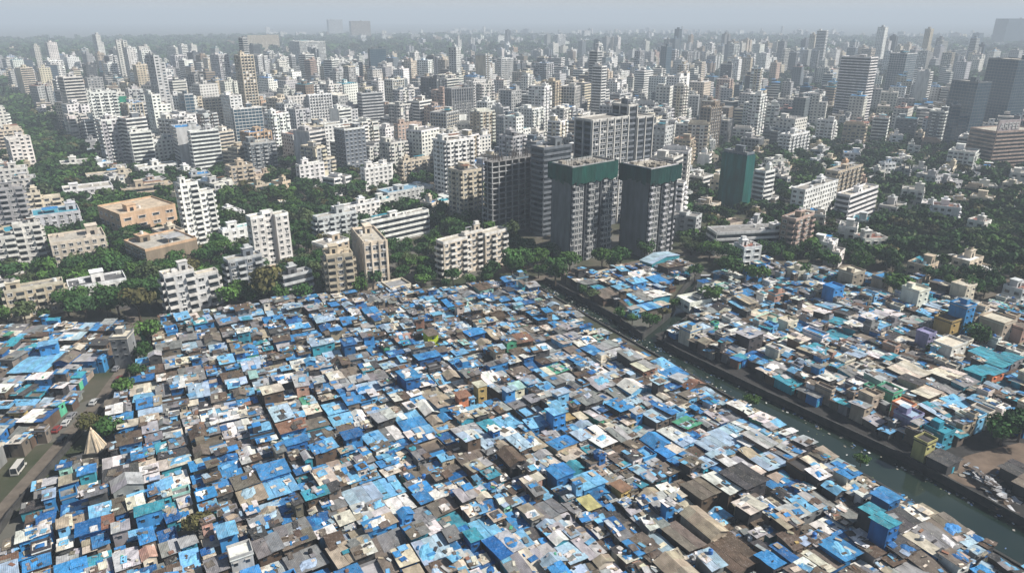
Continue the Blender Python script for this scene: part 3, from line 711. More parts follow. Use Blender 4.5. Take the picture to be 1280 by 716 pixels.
# ------------------------------------------------------------------ apartment buildings
WALLCOL = dict(white=(.76, .75, .72), offwhite=(.64, .62, .57), cream=(.60, .53, .42), beige=(.48, .40, .30), grey=(.33, .33, .33), lightgrey=(.48, .48, .48), brown=(.24, .185, .14), pink=(.46, .34, .28),
               orange=(.58, .30, .13), darkgrey=(.11, .115, .125), blueglass=(.08, .12, .16), peach=(.58, .40, .26), slate=(.15, .17, .19), green=(.015, .10, .085), night=(.045, .05, .058))
WW = dict(white='white', offwhite='off-white', cream='cream', beige='beige', grey='grey', lightgrey='light grey', brown='brown', pink='pinkish', orange='orange', darkgrey='dark grey', blueglass='blue glass', peach='peach', slate='slate grey', green='dark green', night='blackish')
def window_mesh(v):
    b = MB(); fr = (.55, .54, .52)
    b.poly([(-.5, -.03, 0), (.5, -.03, 0), (.5, -.03, 1), (-.5, -.03, 1)], 1)
    for x0, x1, z0, z1 in ((-.54, -.46, -.04, 1.04), (.46, .54, -.04, 1.04), (-.459, .459, -.04, .04), (-.459, .459, .96, 1.04)) + (((-.03, .03, .041, .959),) if v else ()):
        b.box(x0, -.07, z0, x1, .0, z1, 6, fr, bottom=True)
    b.box(-.62, -.34, 1.06, .62, 0, 1.12, 6, fr, bottom=True)
    if v == 2: b.box(-.1, -.5, -.42, .5, -.02, -.02, 6, (.62, .62, .6), bottom=True)
    if v == 3: b.poly([(-.44, -.045, .5), (.1, -.045, .5), (.1, -.045, .95), (-.44, -.045, .95)], 6, (.4, .36, .3))
    if v == 4:
        for k in range(6): b.box(-.5 + k * .19, -.3, -.05, -.47 + k * .19, -.27, .5, 6, (.25, .24, .23))
        b.box(-.5, -.3, -.1, .5, 0, -.05, 6, (.3, .29, .28), bottom=True)
    return b.mesh('window', WM)
WINM = [window_mesh(k) for k in range(5)]
BALC = {}
def balcony_mesh(col):
    k = tuple(round(c, 2) for c in col)
    if k not in BALC:
        b = MB()
        b.poly([(-.44, -.03, .02), (.44, -.03, .02), (.44, -.03, .72), (-.44, -.03, .72)], 1)
        b.box(-.5, -1, -.06, .5, 0, .02, 0, col, bottom=True)
        b.box(-.5, -1, .021, .5, -.92, .34, 0, col); b.box(-.5, -.919, .021, -.46, 0, .34, 0, col); b.box(.46, -.919, .021, .5, 0, .34, 0, col)
        BALC[k] = b.mesh('balcony', WM)
    return BALC[k]
BANDM = {}
def band_mesh(col):
    k = tuple(round(c, 2) for c in col)
    if k not in BANDM:
        b = MB(); b.box(-.5, -1, 0, .5, 0, 1, 0, col, bottom=True); BANDM[k] = b.mesh('floor_band', WM)
    return BANDM[k]
FACES = {'front': (0, lambda w, d: (-w / 2, -d / 2), lambda w, d: w), 'right': (math.pi / 2, lambda w, d: (w / 2, -d / 2), lambda w, d: d),
         'back': (math.pi, lambda w, d: (w / 2, d / 2), lambda w, d: w), 'left': (-math.pi / 2, lambda w, d: (-w / 2, d / 2), lambda w, d: d)}
BUILT = []       # (x, y, half w, half d, rz)
FOOT = {}
def foot_add(x, y, r):
    BUILT.append((x, y, r)); FOOT.setdefault((int(x // 60), int(y // 60)), []).append((x, y, r))
def foot_free(x, y, r, k=1.0):
    a, b = int(x // 60), int(y // 60)
    for i in (-1, 0, 1):
        for j in (-1, 0, 1):
            for X, Y, q in FOOT.get((a + i, b + j), ()):
                if (X - x) ** 2 + (Y - y) ** 2 < ((r + q) * k) ** 2: return False
    return True

def building(name, x, y, rz, w, d, h, style='grid', col='white', acc=None, near=False, r=None, blocks=None, roofcol=None, fh=3.1, net=None, extras=True, far=None, blank_left=False, bay=None):
    """one apartment building: wall, roof, stair heads, tanks, windows and balconies. far = a builder that takes it all instead"""
    r = r or R
    wc = jit(WALLCOL[col], .08, r); ac = jit(WALLCOL[acc], .06, r) if acc else tuple(min(.8, c * 1.12) for c in wc)
    rcol = roofcol or r.choice([(.30, .28, .25), (.40, .37, .32), (.24, .23, .22), (.46, .42, .35)])
    blocks = blocks or [(-w / 2, -d / 2, w / 2, d / 2, h)]
    wall, roofs = MB(), []; kids = []; rest = {}; cnt = {}
    def put(nm, me, mb, loc, rot, sc):
        cnt[nm] = cnt.get(nm, 0) + 1
        if near and cnt[nm] <= 100: kids.append((nm, me, loc, rot, sc))
        else:
            t = rest.setdefault(nm, MB()) if near else wall
            q = MB(); q.v = [(a * sc[0], b * sc[1], c * sc[2]) for a, b, c in mb.v]; q.f = mb.f; q.m = mb.m; q.c = mb.c; q.uv = mb.uv
            t.add(q, loc[0], loc[1], loc[2], rot)
    for bi, (x0, y0, x1, y1, bh) in enumerate(blocks):
        W, D = x1 - x0, y1 - y0; cx, cy = (x0 + x1) / 2, (y0 + y1) / 2
        core = 4 if style == 'frame' else 2 if style == 'glass' else 0
        if style == 'frame':
            n = int(bh / fh)
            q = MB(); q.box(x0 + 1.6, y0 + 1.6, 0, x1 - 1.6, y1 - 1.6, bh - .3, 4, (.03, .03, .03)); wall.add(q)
            for i in range(n + 1): q = MB(); q.box(x0, y0, i * fh - .14, x1, y1, i * fh + .14, 0, wc, bottom=True); wall.add(q)
            nx, ny = max(2, int(W / 4.5)), max(2, int(D / 4.5))
            for i in range(nx + 1):
                for yy in (y0 + .3, y1 - .9): q = MB(); xx = x0 + .2 + (W - 1) * i / nx; q.box(xx, yy, .15, xx + .6, yy + .6, bh, 0, wc); wall.add(q)
            for i in range(1, ny):
                for xx in (x0 + .3, x1 - .9): q = MB(); yy = y0 + .2 + (D - 1) * i / ny; q.box(xx, yy, .15, xx + .6, yy + .6, bh, 0, wc); wall.add(q)
        else:
            q = MB(); q.box(x0, y0, 0, x1, y1, bh, core, wc, 3, rcol); wall.add(q)
        # roof: deck and parapet
        q = MB(); q.box(x0 + .25, y0 + .25, bh + .004, x1 - .25, y1 - .25, bh + .12, 3, rcol)
        if style != 'frame':
            for a in ((x0 - .06, y0 - .06, x1 + .06, y0 + .22), (x0 - .06, y1 - .22, x1 + .06, y1 + .06), (x0 - .06, y0 + .222, x0 + .22, y1 - .222), (x1 - .22, y0 + .222, x1 + .06, y1 - .222)):
                q.box(a[0], a[1], bh - .3, a[2], a[3], bh + 1.0, 0, ac)
        roof = MB(); roof.add(q); roofs.append(roof)
        for fname in ('front', 'right', 'left', 'back'):
            rot, of, lf = FACES[fname]; ox, oy = of(W, D); ox += cx; oy += cy; L = lf(W, D); ct, st = math.cos(rot), math.sin(rot)
            nf = max(1, int(bh / fh)); base = bh - nf * fh
            P = lambda s, out=0: (ox + s * ct + out * st, oy + s * st - out * ct)
            def hidden(s):
                a, b = P(s, .5)
                return any(j != bi and X0 - .1 < a < X1 + .1 and Y0 - .1 < b < Y1 + .1 and BH >= bh - 1 for j, (X0, Y0, X1, Y1, BH) in enumerate(blocks))
            def zhid(s, z):
                a, b = P(s, .5)
                return any(j != bi and X0 < a < X1 and Y0 < b < Y1 and BH > z for j, (X0, Y0, X1, Y1, BH) in enumerate(blocks))
            if style == 'frame': continue
            if style == 'glass':
                for f in range(nf + 1): q = MB(); q.box(-.02, -.16, -.25, L + .02, 0, .25, 0, ac, bottom=True); a = P(0); wall.add(q, a[0], a[1], base + f * fh - (.26 if f == nf else 0), rot)
                nb_ = max(2, int(L / 3.2))
                for i in range(nb_ + 1): q = MB(); q.box(-.12, -.22, 0, .12, 0, bh - .05, 0, ac); a = P(L * i / nb_); wall.add(q, a[0], a[1], 0, rot)
                continue
            side_blank = (fname in ('left', 'right') and style in ('band', 'vert', 'blank') and not near and r.random() < .3) or (blank_left and fname == 'left')
            nb_ = max(1, int(L / (bay or (3.4 if style != 'vert' else 3.0)))); bw = L / nb_
            if (blank_left and fname == 'left') or (style == 'blank' and fname != 'left'):
                continue
            if style == 'vert':
                for i in range(nb_ + 1):
                    q = MB(); q.box(-.3, -.55, 0, .3, 0, bh + .6, 0, ac); a = P(min(max(L * i / nb_, .3), L - .3)); wall.add(q, a[0], a[1], 0, rot)
            for f in range(nf):
                z = base + f * fh
                if style == 'band':
                    if side_blank: continue
                    if zhid(L / 2, z): continue
                    a = P(L / 2)
                    q = MB(); q.box(-.5, -1, 0, .5, 0, 1, 0, ac, bottom=True)
                    put('floor_band', band_mesh(ac), q, (a[0], a[1], z - .55), rot, (L + .1, .45, 1.25))
                    q = MB(); q.poly([(-L / 2 + .3, -.03, z + .72), (L / 2 - .3, -.03, z + .72), (L / 2 - .3, -.03, z + 2.5), (-L / 2 + .3, -.03, z + 2.5)], 1); wall.add(q, a[0], a[1], 0, rot)
                    continue
                for i in range(nb_):
                    s = bw * (i + .5)
                    if zhid(s, z + 1): continue
                    a = P(s)
                    if style == 'mixed':
                        k = i % 4
                        if fname == 'front' and k == 3:
                            q = MB(); q.box(-.35, -.5, 0, .35, 0, fh, 0, wc); wall.add(q, a[0], a[1], z, rot); continue
                        if k == 0 and r.random() < .9 or (k == 2 and i % 8 > 3 and r.random() < .6):
                            q = MB(); q.box(-.5, -1, -.06, .5, 0, .34, 0, ac, bottom=True)
                            put('balcony', balcony_mesh(ac), q, (a[0], a[1], z), rot, (bw * .9, 1.1 if k == 0 else .7, fh)); continue
                        q = MB(); q.poly([(-.5, -.04, 0), (.5, -.04, 0), (.5, -.04, 1), (-.5, -.04, 1)], 1)
                        put('window', WINM[1], q, (a[0], a[1], z + .3), rot, (bw * .86, 1, 2.3)); continue
                    bal = style == 'balc' and (i % 2 == (0 if nb_ % 2 else 1) or nb_ == 1) and fname != 'back'
                    if bal:
                        q = MB(); q.v = []; me = balcony_mesh(ac)
                        if near: put('balcony', me, q, (a[0], a[1], z), rot, (bw * .92, 1.3, fh))
                        else:
                            q.box(-.5, -1, -.06, .5, 0, .34 if r.random() > .12 else .9, 0, jit(ac, .12, r), bottom=True); q.poly([(-.45, -.03, .34), (.45, -.03, .34), (.45, -.03, .82), (-.45, -.03, .82)], 1)
                            put('balcony', me, q, (a[0], a[1], z), rot, (bw * .92, 1.2, fh))
                    else:
                        ww = bw * (.5 if style == 'grid' else .72 if style == 'vert' else .5); wh = 1.45 if style != 'vert' else 2.0
                        zz = z + (.95 if style != 'vert' else .6)
                        q = MB(); q.poly([(-.5, -.04, 0), (.5, -.04, 0), (.5, -.04, 1), (-.5, -.04, 1)], 1)
                        if not near and r.random() < .3: q.m = [r.choice((4, 2, 6))]; q.c = [(.42, .38, .32)]
                        if not near and style == 'grid': q.box(-.6, -.4, 1.05, .6, 0, 1.12, 0, ac, bottom=True)
                        put('window', WINM[r.choice((0, 0, 1, 1, 2, 3, 4))], q, (a[0], a[1], zz), rot, (ww, 1, wh))
    parts = []
    top = max(range(len(blocks)), key=lambda i: blocks[i][4] * 10 + blocks[i][2] - blocks[i][0])
    x0, y0, x1, y1, bh = blocks[top]; roof = roofs[top]
    if extras and x1 - x0 > 7:
        sw, sd, sh = min(5, (x1 - x0) * .3), min(6, (y1 - y0) * .4), r.uniform(2.8, 4.6)
        a, b = r.uniform(x0 + .6, x1 - sw - .6), r.uniform(y0 + .6, y1 - sd - .6)
        q = MB(); q.box(a, b, bh + .124, a + sw, b + sd, bh + sh, 0, wc, 3, rcol); q.box(a - .3, b - .3, bh + sh + .004, a + sw + .3, b + sd + .3, bh + sh + .25, 0, ac, bottom=True)
        if far is None: q.poly([(a + sw * .3, b - .02, bh + .13), (a + sw * .7, b - .02, bh + .13), (a + sw * .7, b - .02, bh + 2.2), (a + sw * .3, b - .02, bh + 2.2)], 4)
        parts.append(('stair_head', q))
        if far is None:
            for k in range(r.choice((1, 2, 3))):
                t = MB(); tx, ty = r.uniform(x0 + 1.5, x1 - 1.5), r.uniform(y0 + 1.5, y1 - 1.5)
                if a - 1.2 < tx < a + sw + 1.2 and b - 1.2 < ty < b + sd + 1.2: tx, ty = a + sw * .5, b + sd * .5; zz = bh + sh + .25
                else: zz = bh + .124
                if r.random() < .5: t.cyl(tx, ty, zz, zz + 1.5, .8, .8, 10, 6, r.choice([(.03, .03, .03), (.6, .6, .58)])); 
                else: t.box(tx - 1.2, ty - .8, zz, tx + 1.2, ty + .8, zz + 1.4, 0, ac)
                parts.append(('water_tank', t))
            if r.random() < .3:
                t = MB(); cc = r.choice([PAL['blue'], PAL['teal'], PAL['lightgrey'], PAL['rust']]); tx, ty = r.uniform(x0 + .8, (x0 + x1) / 2), r.uniform(y0 + .8, (y0 + y1) / 2)
                t.box(tx, ty, bh + 2.6, tx + (x1 - x0) * .35, ty + (y1 - y0) * .35, bh + 2.72, 3, cc, bottom=True)
                for ex in (tx + .2, tx + (x1 - x0) * .35 - .3):
                    for ey in (ty + .2, ty + (y1 - y0) * .35 - .3): t.box(ex, ey, bh + .124, ex + .12, ey + .12, bh + 2.6, 0, ac)
                parts.append(('roof_shelter', t))
            for k in range(r.choice((2, 4, 6))):  # pipes, plinths and plant left on the deck
                a2, b2 = r.uniform(x0 + .6, x1 - 1.6), r.uniform(y0 + .6, y1 - 1.6); q = MB()
                if a - 2 < a2 < a + sw + 1 and b - 2 < b2 < b + sd + 1: continue
                q.box(a2, b2, bh + .124, a2 + r.uniform(.4, 1.4), b2 + r.uniform(.4, 1.4), bh + r.uniform(.4, 1.1), 0, jit(r.choice([(.5, .5, .5), (.3, .28, .25), (.65, .64, .6)]), .1, r)); roof.add(q)
    foot_add(x, y, .46 * (w + d) / 2 + .25 * max(w, d) * .5)
    root = empty(name, (x, y, 0), rz)
    wall.build('wall', WM, root); rfs = [q.build('roof', WM, root) for q in roofs]; rf = rfs[top]
    for n, q in parts: q.build(n, WM, rf)
    for n, me, loc, rot, sc in kids: link(n, me, root, loc, rot, sc)
    for n, q in rest.items():
        o = q.build(n, WM, root); o['kind'] = 'stuff'
    return root

def along(x0, y0, ex, ey, px, z):
    """length t so that (x0 + t ex, y0 + t ey, z) is seen in picture column px"""
    k = (px - 640) / FPX; dep0 = y0 * CP - (z - H) * SP
    return (k * dep0 - x0) / (ex - k * ey * CP)
HERO = []
def hero(name, xl, xc, xr, yb, yt, style, col, label, acc=None, rot=0, near=True, depth=None, bl=None, noun=None, **k):
    rot = rot or (9 if name == 'high_rise_tower' else 12)
    rz = GRID + rad(rot); X, Y = gp(xc, yb)
    dep = Y * CP + H * SP
    # height from the top pixel of the front corner
    t = (358 - yt) / FPX
    # v = (Y sp + (z-H) cp)/(Y cp - (z-H) sp) = t
    z = (t * Y * CP - Y * SP) / (CP + t * SP) + H
    z = max(5, z)
    e1 = (math.cos(rz), math.sin(rz)); e2 = (-math.sin(rz), math.cos(rz))
    w_ = along(X, Y, *e1, xr, z)
    d_ = depth or along(X, Y, *e2, xl, z)
    w_ = min(max(w_, 5), 110); d_ = min(max(d_, 6), 60)
    if xc < 330 and not depth: d_ = min(d_, 14 + .15 * w_)
    cx, cy = X + e1[0] * w_ / 2 + e2[0] * d_ / 2, Y + e1[1] * w_ / 2 + e2[1] * d_ / 2
    blocks = None
    if bl == 'H':
        a = w_ / 2; b = d_ / 2; blocks = [(-a, -b, -a + w_ * .36, b, z), (-a + w_ * .36, -b + 2.2, a - w_ * .36, b - 1, z + 1.2), (a - w_ * .36, -b, a, b, z - .9)]
    elif bl == 'step':
        a = w_ / 2; b = d_ / 2; blocks = [(-a, -b, a * .1, b, z), (a * .1, -b + .8, a, b - .8, z * .82)]
    elif bl == 'stepL':
        a = w_ / 2; b = d_ / 2; blocks = [(-a, -b, -a * .1, b, z * .8), (-a * .1, -b + .8, a, b, z)]
    elif bl == 'tower':
        a = w_ / 2; b = d_ / 2; blocks = [(-a, -b, a * .15, b, z), (a * .15, -b + 1, a * .45, b, z + 6), (a * .45, -b + .4, a, b, z - 1.5)]
    root = building(name, cx, cy, rz, w_, d_, z, style, col, acc, near, random.Random(int(xc * 7 + yb)), blocks, **k)
    tag(root, label, 'high-rise tower' if name == 'high_rise_tower' else 'apartment building')
    HERO.append(dict(x=cx, y=cy, px=xc, py=yb, noun=noun, z=z, w=w_, d=d_, rz=rz, root=root)); return HERO[-1]
AB, HT = 'apartment_building', 'high_rise_tower'
# x left, x corner, x right, y base of the front corner, y top of the front corner
hero(AB, 8, 15, 79, 402, 366, 'balc', 'beige', 'beige block with balconies and blue roof shed above the dark lower trees', noun='beige balcony block', acc='cream', rot=5)
hero(AB, -30, 2, 50, 345, 288, 'balc', 'offwhite', 'stepped off-white balcony block behind the beige block', noun='stepped off-white block', bl='stepL', rot=5)
hero(AB, -40, -8, 28, 305, 240, 'balc', 'grey', 'grey balcony tower cut by the picture edge above the stepped block', rot=5)
hero(AB, 22, 30, 74, 282, 245, 'balc', 'cream', 'pale cream stepped block among trees above the teal roofs', bl='step', rot=5)
hero(AB, 38, 50, 100, 305, 272, 'grid', 'lightgrey', 'low light grey block with broad teal roof sheets', roofcol=(.07, .28, .36), rot=5, noun='teal roof block')
hero(AB, 58, 72, 132, 342, 306, 'grid', 'cream', 'pale cream block with cluttered terraces beside the dark street', rot=5)
hero(AB, 90, 92, 158, 385, 362, 'grid', 'white', 'low white house row with wide grey roof by the street', roofcol=(.12, .12, .125), rot=5, depth=12, fh=3.4)
hero(AB, 130, 157, 219, 306, 270, 'grid', 'peach', 'broad orange peach office block beside the shaded street', acc='peach', noun='orange office block', fh=4.4, bay=6.5, rot=20, roofcol=(.52, .42, .31), depth=30)
hero(AB, 217, 238, 265, 308, 232, 'balc', 'white', 'tall white tower with balcony stacks behind the orange block', acc='white', noun='white balcony tower', bl='step', rot=18)
hero(AB, 160, 188, 246, 347, 314, 'blank', 'brown', 'grey-brown block with blank front wall and cluttered roof', noun='blank brown block', acc='peach', roofcol=(.42, .39, .34), depth=24, rot=20)
hero(AB, 203, 214, 272, 396, 346, 'balc', 'lightgrey', 'pale grey low block with cream terrace at the slum edge', acc='offwhite', roofcol=(.55, .48, .36), noun='cream terrace block', bl='step', fh=3.6)
hero(AB, 275, 282, 316, 316, 290, 'grid', 'white', 'small white house under a mint teal roof', roofcol=(.22, .45, .44), fh=3.4)
hero(AB, 313, 322, 360, 338, 274, 'grid', 'offwhite', 'tall plain white tower of two slabs amid trees', acc='white', noun='plain white tower', bl='H')
hero(AB, 286, 292, 327, 372, 328, 'balc', 'slate', 'dark slate block with pale slab edges under the trees', acc='lightgrey')
hero(AB, 352, 358, 390, 378, 348, 'band', 'darkgrey', 'small dark block with white floor stripes at slum edge', acc='lightgrey')
hero(AB, 403, 413, 441, 372, 322, 'balc', 'beige', 'beige block with bare tan roof beside the framed tower', roofcol=(.55, .46, .34), noun='tan roof block', rot=-6)
hero(AB, 440, 459, 483, 362, 305, 'vert', 'cream', 'cream tower with tall window frames at the slum edge', noun='framed cream tower', rot=-6, fh=4)
hero(AB, 452, 460, 536, 310, 280, 'band', 'white', 'long low white block with balconies above blue sheds', noun='long low white block', acc='white')
hero(AB, 418, 422, 475, 285, 262, 'grid', 'white', 'low white block on the rise above the trees')
hero(AB, 395, 400, 445, 306, 274, 'balc', 'lightgrey', 'grey balcony block behind the tan roof block')
hero(AB, 549, 556, 634, 352, 305, 'balc', 'cream', 'wide cream balcony slab with brown stair towers by slum', acc='offwhite', noun='wide balcony slab', bl='H')
hero(AB, 541, 560, 592, 250, 178, 'balc', 'white', 'white tower with ribbon balconies beside the cream tower', acc='white', noun='white ribbon tower')
hero(AB, 560, 580, 603, 282, 216, 'balc', 'cream', 'cream tower with tan striped balconies', acc='cream', noun='cream striped tower')
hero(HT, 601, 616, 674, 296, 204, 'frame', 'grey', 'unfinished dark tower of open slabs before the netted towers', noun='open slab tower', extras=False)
hero(HT, 664, 678, 714, 296, 187, 'band', 'slate', 'slender bluish tower squeezed behind the green netted tower', acc='slate')
hero(HT, 690, 712, 768, 330, 211, 'mixed', 'night', 'dark tower wrapped in green net on top, left of pair', acc='grey', blank_left=True, bay=2.5, noun='green netted tower', extras=False)
hero(HT, 779, 806, 848, 323, 213, 'mixed', 'night', 'dark tower with green net on top, right of pair', acc='lightgrey', blank_left=True, bay=2.5, extras=False)
hero(HT, 719, 735, 818, 288, 152, 'vert', 'slate', 'tallest grey ribbed tower rising behind the netted pair', acc='offwhite', noun='tallest ribbed tower', bl='tower', fh=3.4, bay=5.2)
hero(HT, 621, 630, 654, 196, 147, 'glass', 'blueglass', 'blue glass office cube above the open slab tower', acc='lightgrey', noun='blue glass cube')
hero(HT, 905, 925, 943, 268, 193, 'glass', 'slate', 'tower sheeted in dark green safety net', noun='green sheeted tower')
hero(HT, 943, 951, 969, 262, 216, 'band', 'white', 'white striped tower against the green sheeted tower', acc='white')
hero(AB, 990, 1001, 1048, 276, 239, 'grid', 'white', 'white apartment block with plain gable in the green belt', acc='white', noun='white green-belt block')
hero(AB, 1046, 1056, 1098, 284, 246, 'band', 'white', 'white block with dark window strips beside the plain one', acc='white')
hero(AB, 1032, 1042, 1079, 250, 216, 'balc', 'beige', 'beige curved-looking block behind the two white ones')
hero(AB, 885, 893, 985, 320, 293, 'band', 'offwhite', 'long low off-white school-like block amid trees', acc='white', depth=12, rot=-20, noun='long low off-white block', bl=None)
hero(AB, 977, 988, 1018, 322, 276, 'balc', 'brown', 'brownish weathered tower at the edge of the huts', acc='pink', noun='weathered brown tower')
hero(HT, 1213, 1235, 1300, 213, 166, 'band', 'pink', 'wide pinkish banded office tower carrying a rooftop sign', acc='pink', noun='pinkish sign tower', rot=-12, extras=False)
hero(HT, 1190, 1206, 1240, 178, 104, 'glass', 'slate', 'huge dark glass tower behind the pinkish sign tower', acc='slate', rot=-10)
hero(HT, 1236, 1252, 1300, 165, 76, 'glass', 'blueglass', 'tallest hazy dark tower at the picture edge', acc='slate', rot=-10)
hero(HT, 1052, 1074, 1098, 158, 73, 'band', 'lightgrey', 'tall pale tower with white striped floors left of the hazy glass tower', acc='white', near=False, noun='tall pale tower')
hero(HT, 1113, 1122, 1147, 132, 68, 'glass', 'blueglass', 'hazy glass tower with stepped crown', acc='lightgrey', near=False)
hero(HT, 1147, 1153, 1167, 140, 91, 'band', 'offwhite', 'slim off-white tower next to the hazy glass tower', near=False)
hero(HT, 1162, 1172, 1188, 184, 141, 'balc', 'slate', 'dark slim tower with white balconies in the green belt', acc='white')
hero(AB, 114, 126, 145, 183, 117, 'balc', 'white', 'white tower joined to a green netted one', acc='white', noun='white hillside tower')
hero(AB, 139, 143, 156, 172, 118, 'grid', 'offwhite', 'slim tower hung with bright green net')
hero(AB, 105, 112, 136, 183, 152, 'band', 'white', 'white striped slab in front of the tall white tower', acc='white')
hero(AB, 162, 171, 189, 214, 167, 'band', 'white', 'slim white striped tower with dark side', acc='white', noun='slim striped tower')
hero(AB, 190, 196, 223, 208, 177, 'grid', 'white', 'white block with square windows by slim striped tower', acc='white')
hero(AB, 237, 246, 273, 220, 166, 'band', 'lightgrey', 'grey tower with bold white stripes above the tree belt', acc='white', noun='bold striped tower')
hero(AB, 236, 242, 276, 166, 126, 'balc', 'cream', 'broad cream tower behind the bold striped one')
hero(AB, 281, 293, 316, 242, 210, 'balc', 'beige', 'small beige block at the tree belt edge')
hero(HT, 292, 298, 327, 184, 137, 'glass', 'blueglass', 'glass tower with white side frames', acc='white', noun='framed glass tower')
hero(AB, 303, 318, 344, 220, 181, 'balc', 'slate', 'slate grey tower with pale balconies below the glass tower', acc='lightgrey')
hero(AB, 372, 377, 405, 237, 208, 'grid', 'white', 'white small block beside the tree belt', acc='white')
hero(AB, 396, 410, 438, 206, 158, 'grid', 'white', 'broad white tower with square windows over the belt', acc='white', noun='broad white tower')
hero(AB, 361, 365, 386, 172, 122, 'grid', 'offwhite', 'plain off-white tower left of its white twin')
hero(AB, 385, 391, 414, 170, 120, 'vert', 'white', 'ribbed white tower right of the plain off-white one')
hero(HT, 358, 378, 406, 90, 53, 'vert', 'white', 'big hazy white ribbed tower group far off', near=False, acc='white')
hero(AB, 308, 312, 358, 68, 45, 'grid', 'beige', 'wide tan slab on the hazy skyline', near=False)
hero(AB, 452, 458, 490, 242, 212, 'grid', 'white', 'white block with grid windows above long low block')
hero(AB, 499, 505, 542, 225, 203, 'balc', 'cream', 'low cream block with arches beside white ribbon tower')
hero(AB, 492, 500, 527, 204, 157, 'grid', 'pink', 'pinkish brown tower behind low cream block', acc='pink')
hero(AB, 526, 532, 556, 200, 162, 'balc', 'cream', 'cream stepped tower with roof rooms', bl='step')
hero(AB, 556, 568, 583, 178, 146, 'blank', 'white', 'narrow tower with blank white front wall')
hero(HT, 582, 592, 617, 150, 103, 'balc', 'white', 'white tower with dark balconies over the glass cube', acc='white')
hero(HT, 556, 566, 591, 172, 112, 'vert', 'slate', 'dark ribbed tower left of the white balcony tower', acc='grey')
hero(HT, 446, 456, 478, 172, 118, 'band', 'slate', 'dark banded tower among white blocks', acc='lightgrey')
hero(AB, 488, 492, 528, 112, 87, 'grid', 'white', 'wide white block with many windows in the haze', acc='white')
hero(HT, 461, 466, 482, 118, 62, 'glass', 'blueglass', 'slender hazy blue glass tower', acc='slate', near=False)
hero(HT, 621, 627, 641, 116, 74, 'vert', 'white', 'slim white ribbed tower in the haze', near=False)
hero(AB, 656, 662, 691, 140, 105, 'grid', 'cream', 'cream block with grid windows behind the glass cube')
hero(HT, 693, 697, 707, 68, 44, 'vert', 'white', 'pair-like white slab on the far skyline', near=False)
hero(AB, 790, 806, 836, 168, 134, 'band', 'cream', 'cream block with dark strips behind the tallest tower')
hero(AB, 830, 838, 855, 152, 115, 'vert', 'white', 'bright white slim block right of the cream strips')
hero(AB, 769, 775, 787, 118, 90, 'grid', 'white', 'slim white block in haze over the tallest tower', near=False)
hero(AB, 876, 884, 902, 186, 136, 'vert', 'brown', 'reddish brown weathered tower above the green sheeted one')
hero(AB, 975, 985, 1012, 198, 170, 'balc', 'white', 'white balcony block in trees right of the green sheeted tower')
hero(AB, 1003, 1010, 1032, 150, 118, 'grid', 'white', 'white block near the tall pale tower', near=False)
hero(HT, 1245, 1252, 1290, 62, 24, 'glass', 'slate', 'faint giant tower rising over the far horizon', near=False, rot=-10)
hero(HT, 1216, 1219, 1230, 66, 42, 'glass', 'slate', 'faint slim tower left of the faint giant', near=False)
hero(HT, 436, 440, 463, 52, 27, 'grid', 'brown', 'faint brown tower group on the horizon', near=False)
hero(HT, 408, 412, 428, 48, 25, 'grid', 'grey', 'faint grey block on the horizon', near=False)
hero(AB, 78, 84, 141, 258, 240, 'grid', 'white', 'low white terrace row right of the shaded street', rot=5, depth=16)
hero(AB, 75, 80, 112, 222, 206, 'balc', 'offwhite', 'small off-white block by the upper shaded street', rot=5, depth=14)
hero(AB, 108, 112, 165, 236, 222, 'grid', 'cream', 'low cream row amid trees above the orange office block', rot=5, depth=13)
hero(AB, 150, 155, 216, 252, 238, 'band', 'beige', 'low beige building hidden behind the orange office block', rot=5, depth=12)
hero(AB, -12, -6, 27, 198, 165, 'balc', 'cream', 'cream balcony block cut by the picture edge above the street', rot=5, depth=14)
hero(AB, -20, 3, 34, 238, 214, 'grid', 'offwhite', 'low off-white block at the picture edge beside dark trees', rot=5, depth=13)
hero(AB, 170, 176, 222, 226, 211, 'grid', 'white', 'small white house row below the white striped towers', depth=12)
hero(AB, 480, 486, 530, 262, 243, 'grid', 'lightgrey', 'low light grey block with blue roof hut in the tree belt', depth=14, roofcol=(.2, .34, .45))
# safety nets and slabs of the towers under construction
def add_net(hd, z0, z1, faces, nc, off=.7):
    q = MB(); w_, d_ = hd['w'] / 2 + off, hd['d'] / 2 + off; r = random.Random(3)
    sides = {'front': ((-w_, -d_), (w_, -d_)), 'right': ((w_, -d_), (w_, d_)), 'left': ((-w_, d_), (-w_, -d_)), 'back': ((w_, d_), (-w_, d_))}
    for fn in faces:
        (ax, ay), (bx, by) = sides[fn]; n = max(3, int(math.hypot(bx - ax, by - ay) / 3)); m = max(1, int((z1 - z0) / 7))
        for j in range(m):
            for i in range(n):
                cc = jit(nc, .22, r); e = [r.uniform(-.25, .25) for _ in range(2)]
                za, zb = z0 + (z1 - z0) * j / m, z0 + (z1 - z0) * (j + 1) / m
                q.poly([(ax + (bx - ax) * t, ay + (by - ay) * t, zz) for t, zz in ((i / n, za - (e[0] * 5 if j == 0 else 0)), ((i + 1) / n, za - (e[1] * 5 if j == 0 else 0)), ((i + 1) / n, zb), (i / n, zb))], 0, cc)
    q.build('safety_net', [M['net']], hd['root'])
def by_noun(n): return next(h_ for h_ in HERO if h_['noun'] == n)
gt = by_noun('green netted tower'); add_net(gt, gt['z'] - 7.5, gt['z'] + .8, ('front', 'left', 'right', 'back'), (.004, .048, .038), 1.5)
g2 = HERO[HERO.index(gt) + 1]
for t_ in (gt, g2):
    q = MB(); w_, d_ = t_['w'] / 2, t_['d'] / 2; q.box(-w_ - .25, -d_ + .6, .01, -w_ - .01, d_ - .6, t_['z'] - .5, 0, (.12, .135, .145)); q.build('side_wall', WM, t_['root'])
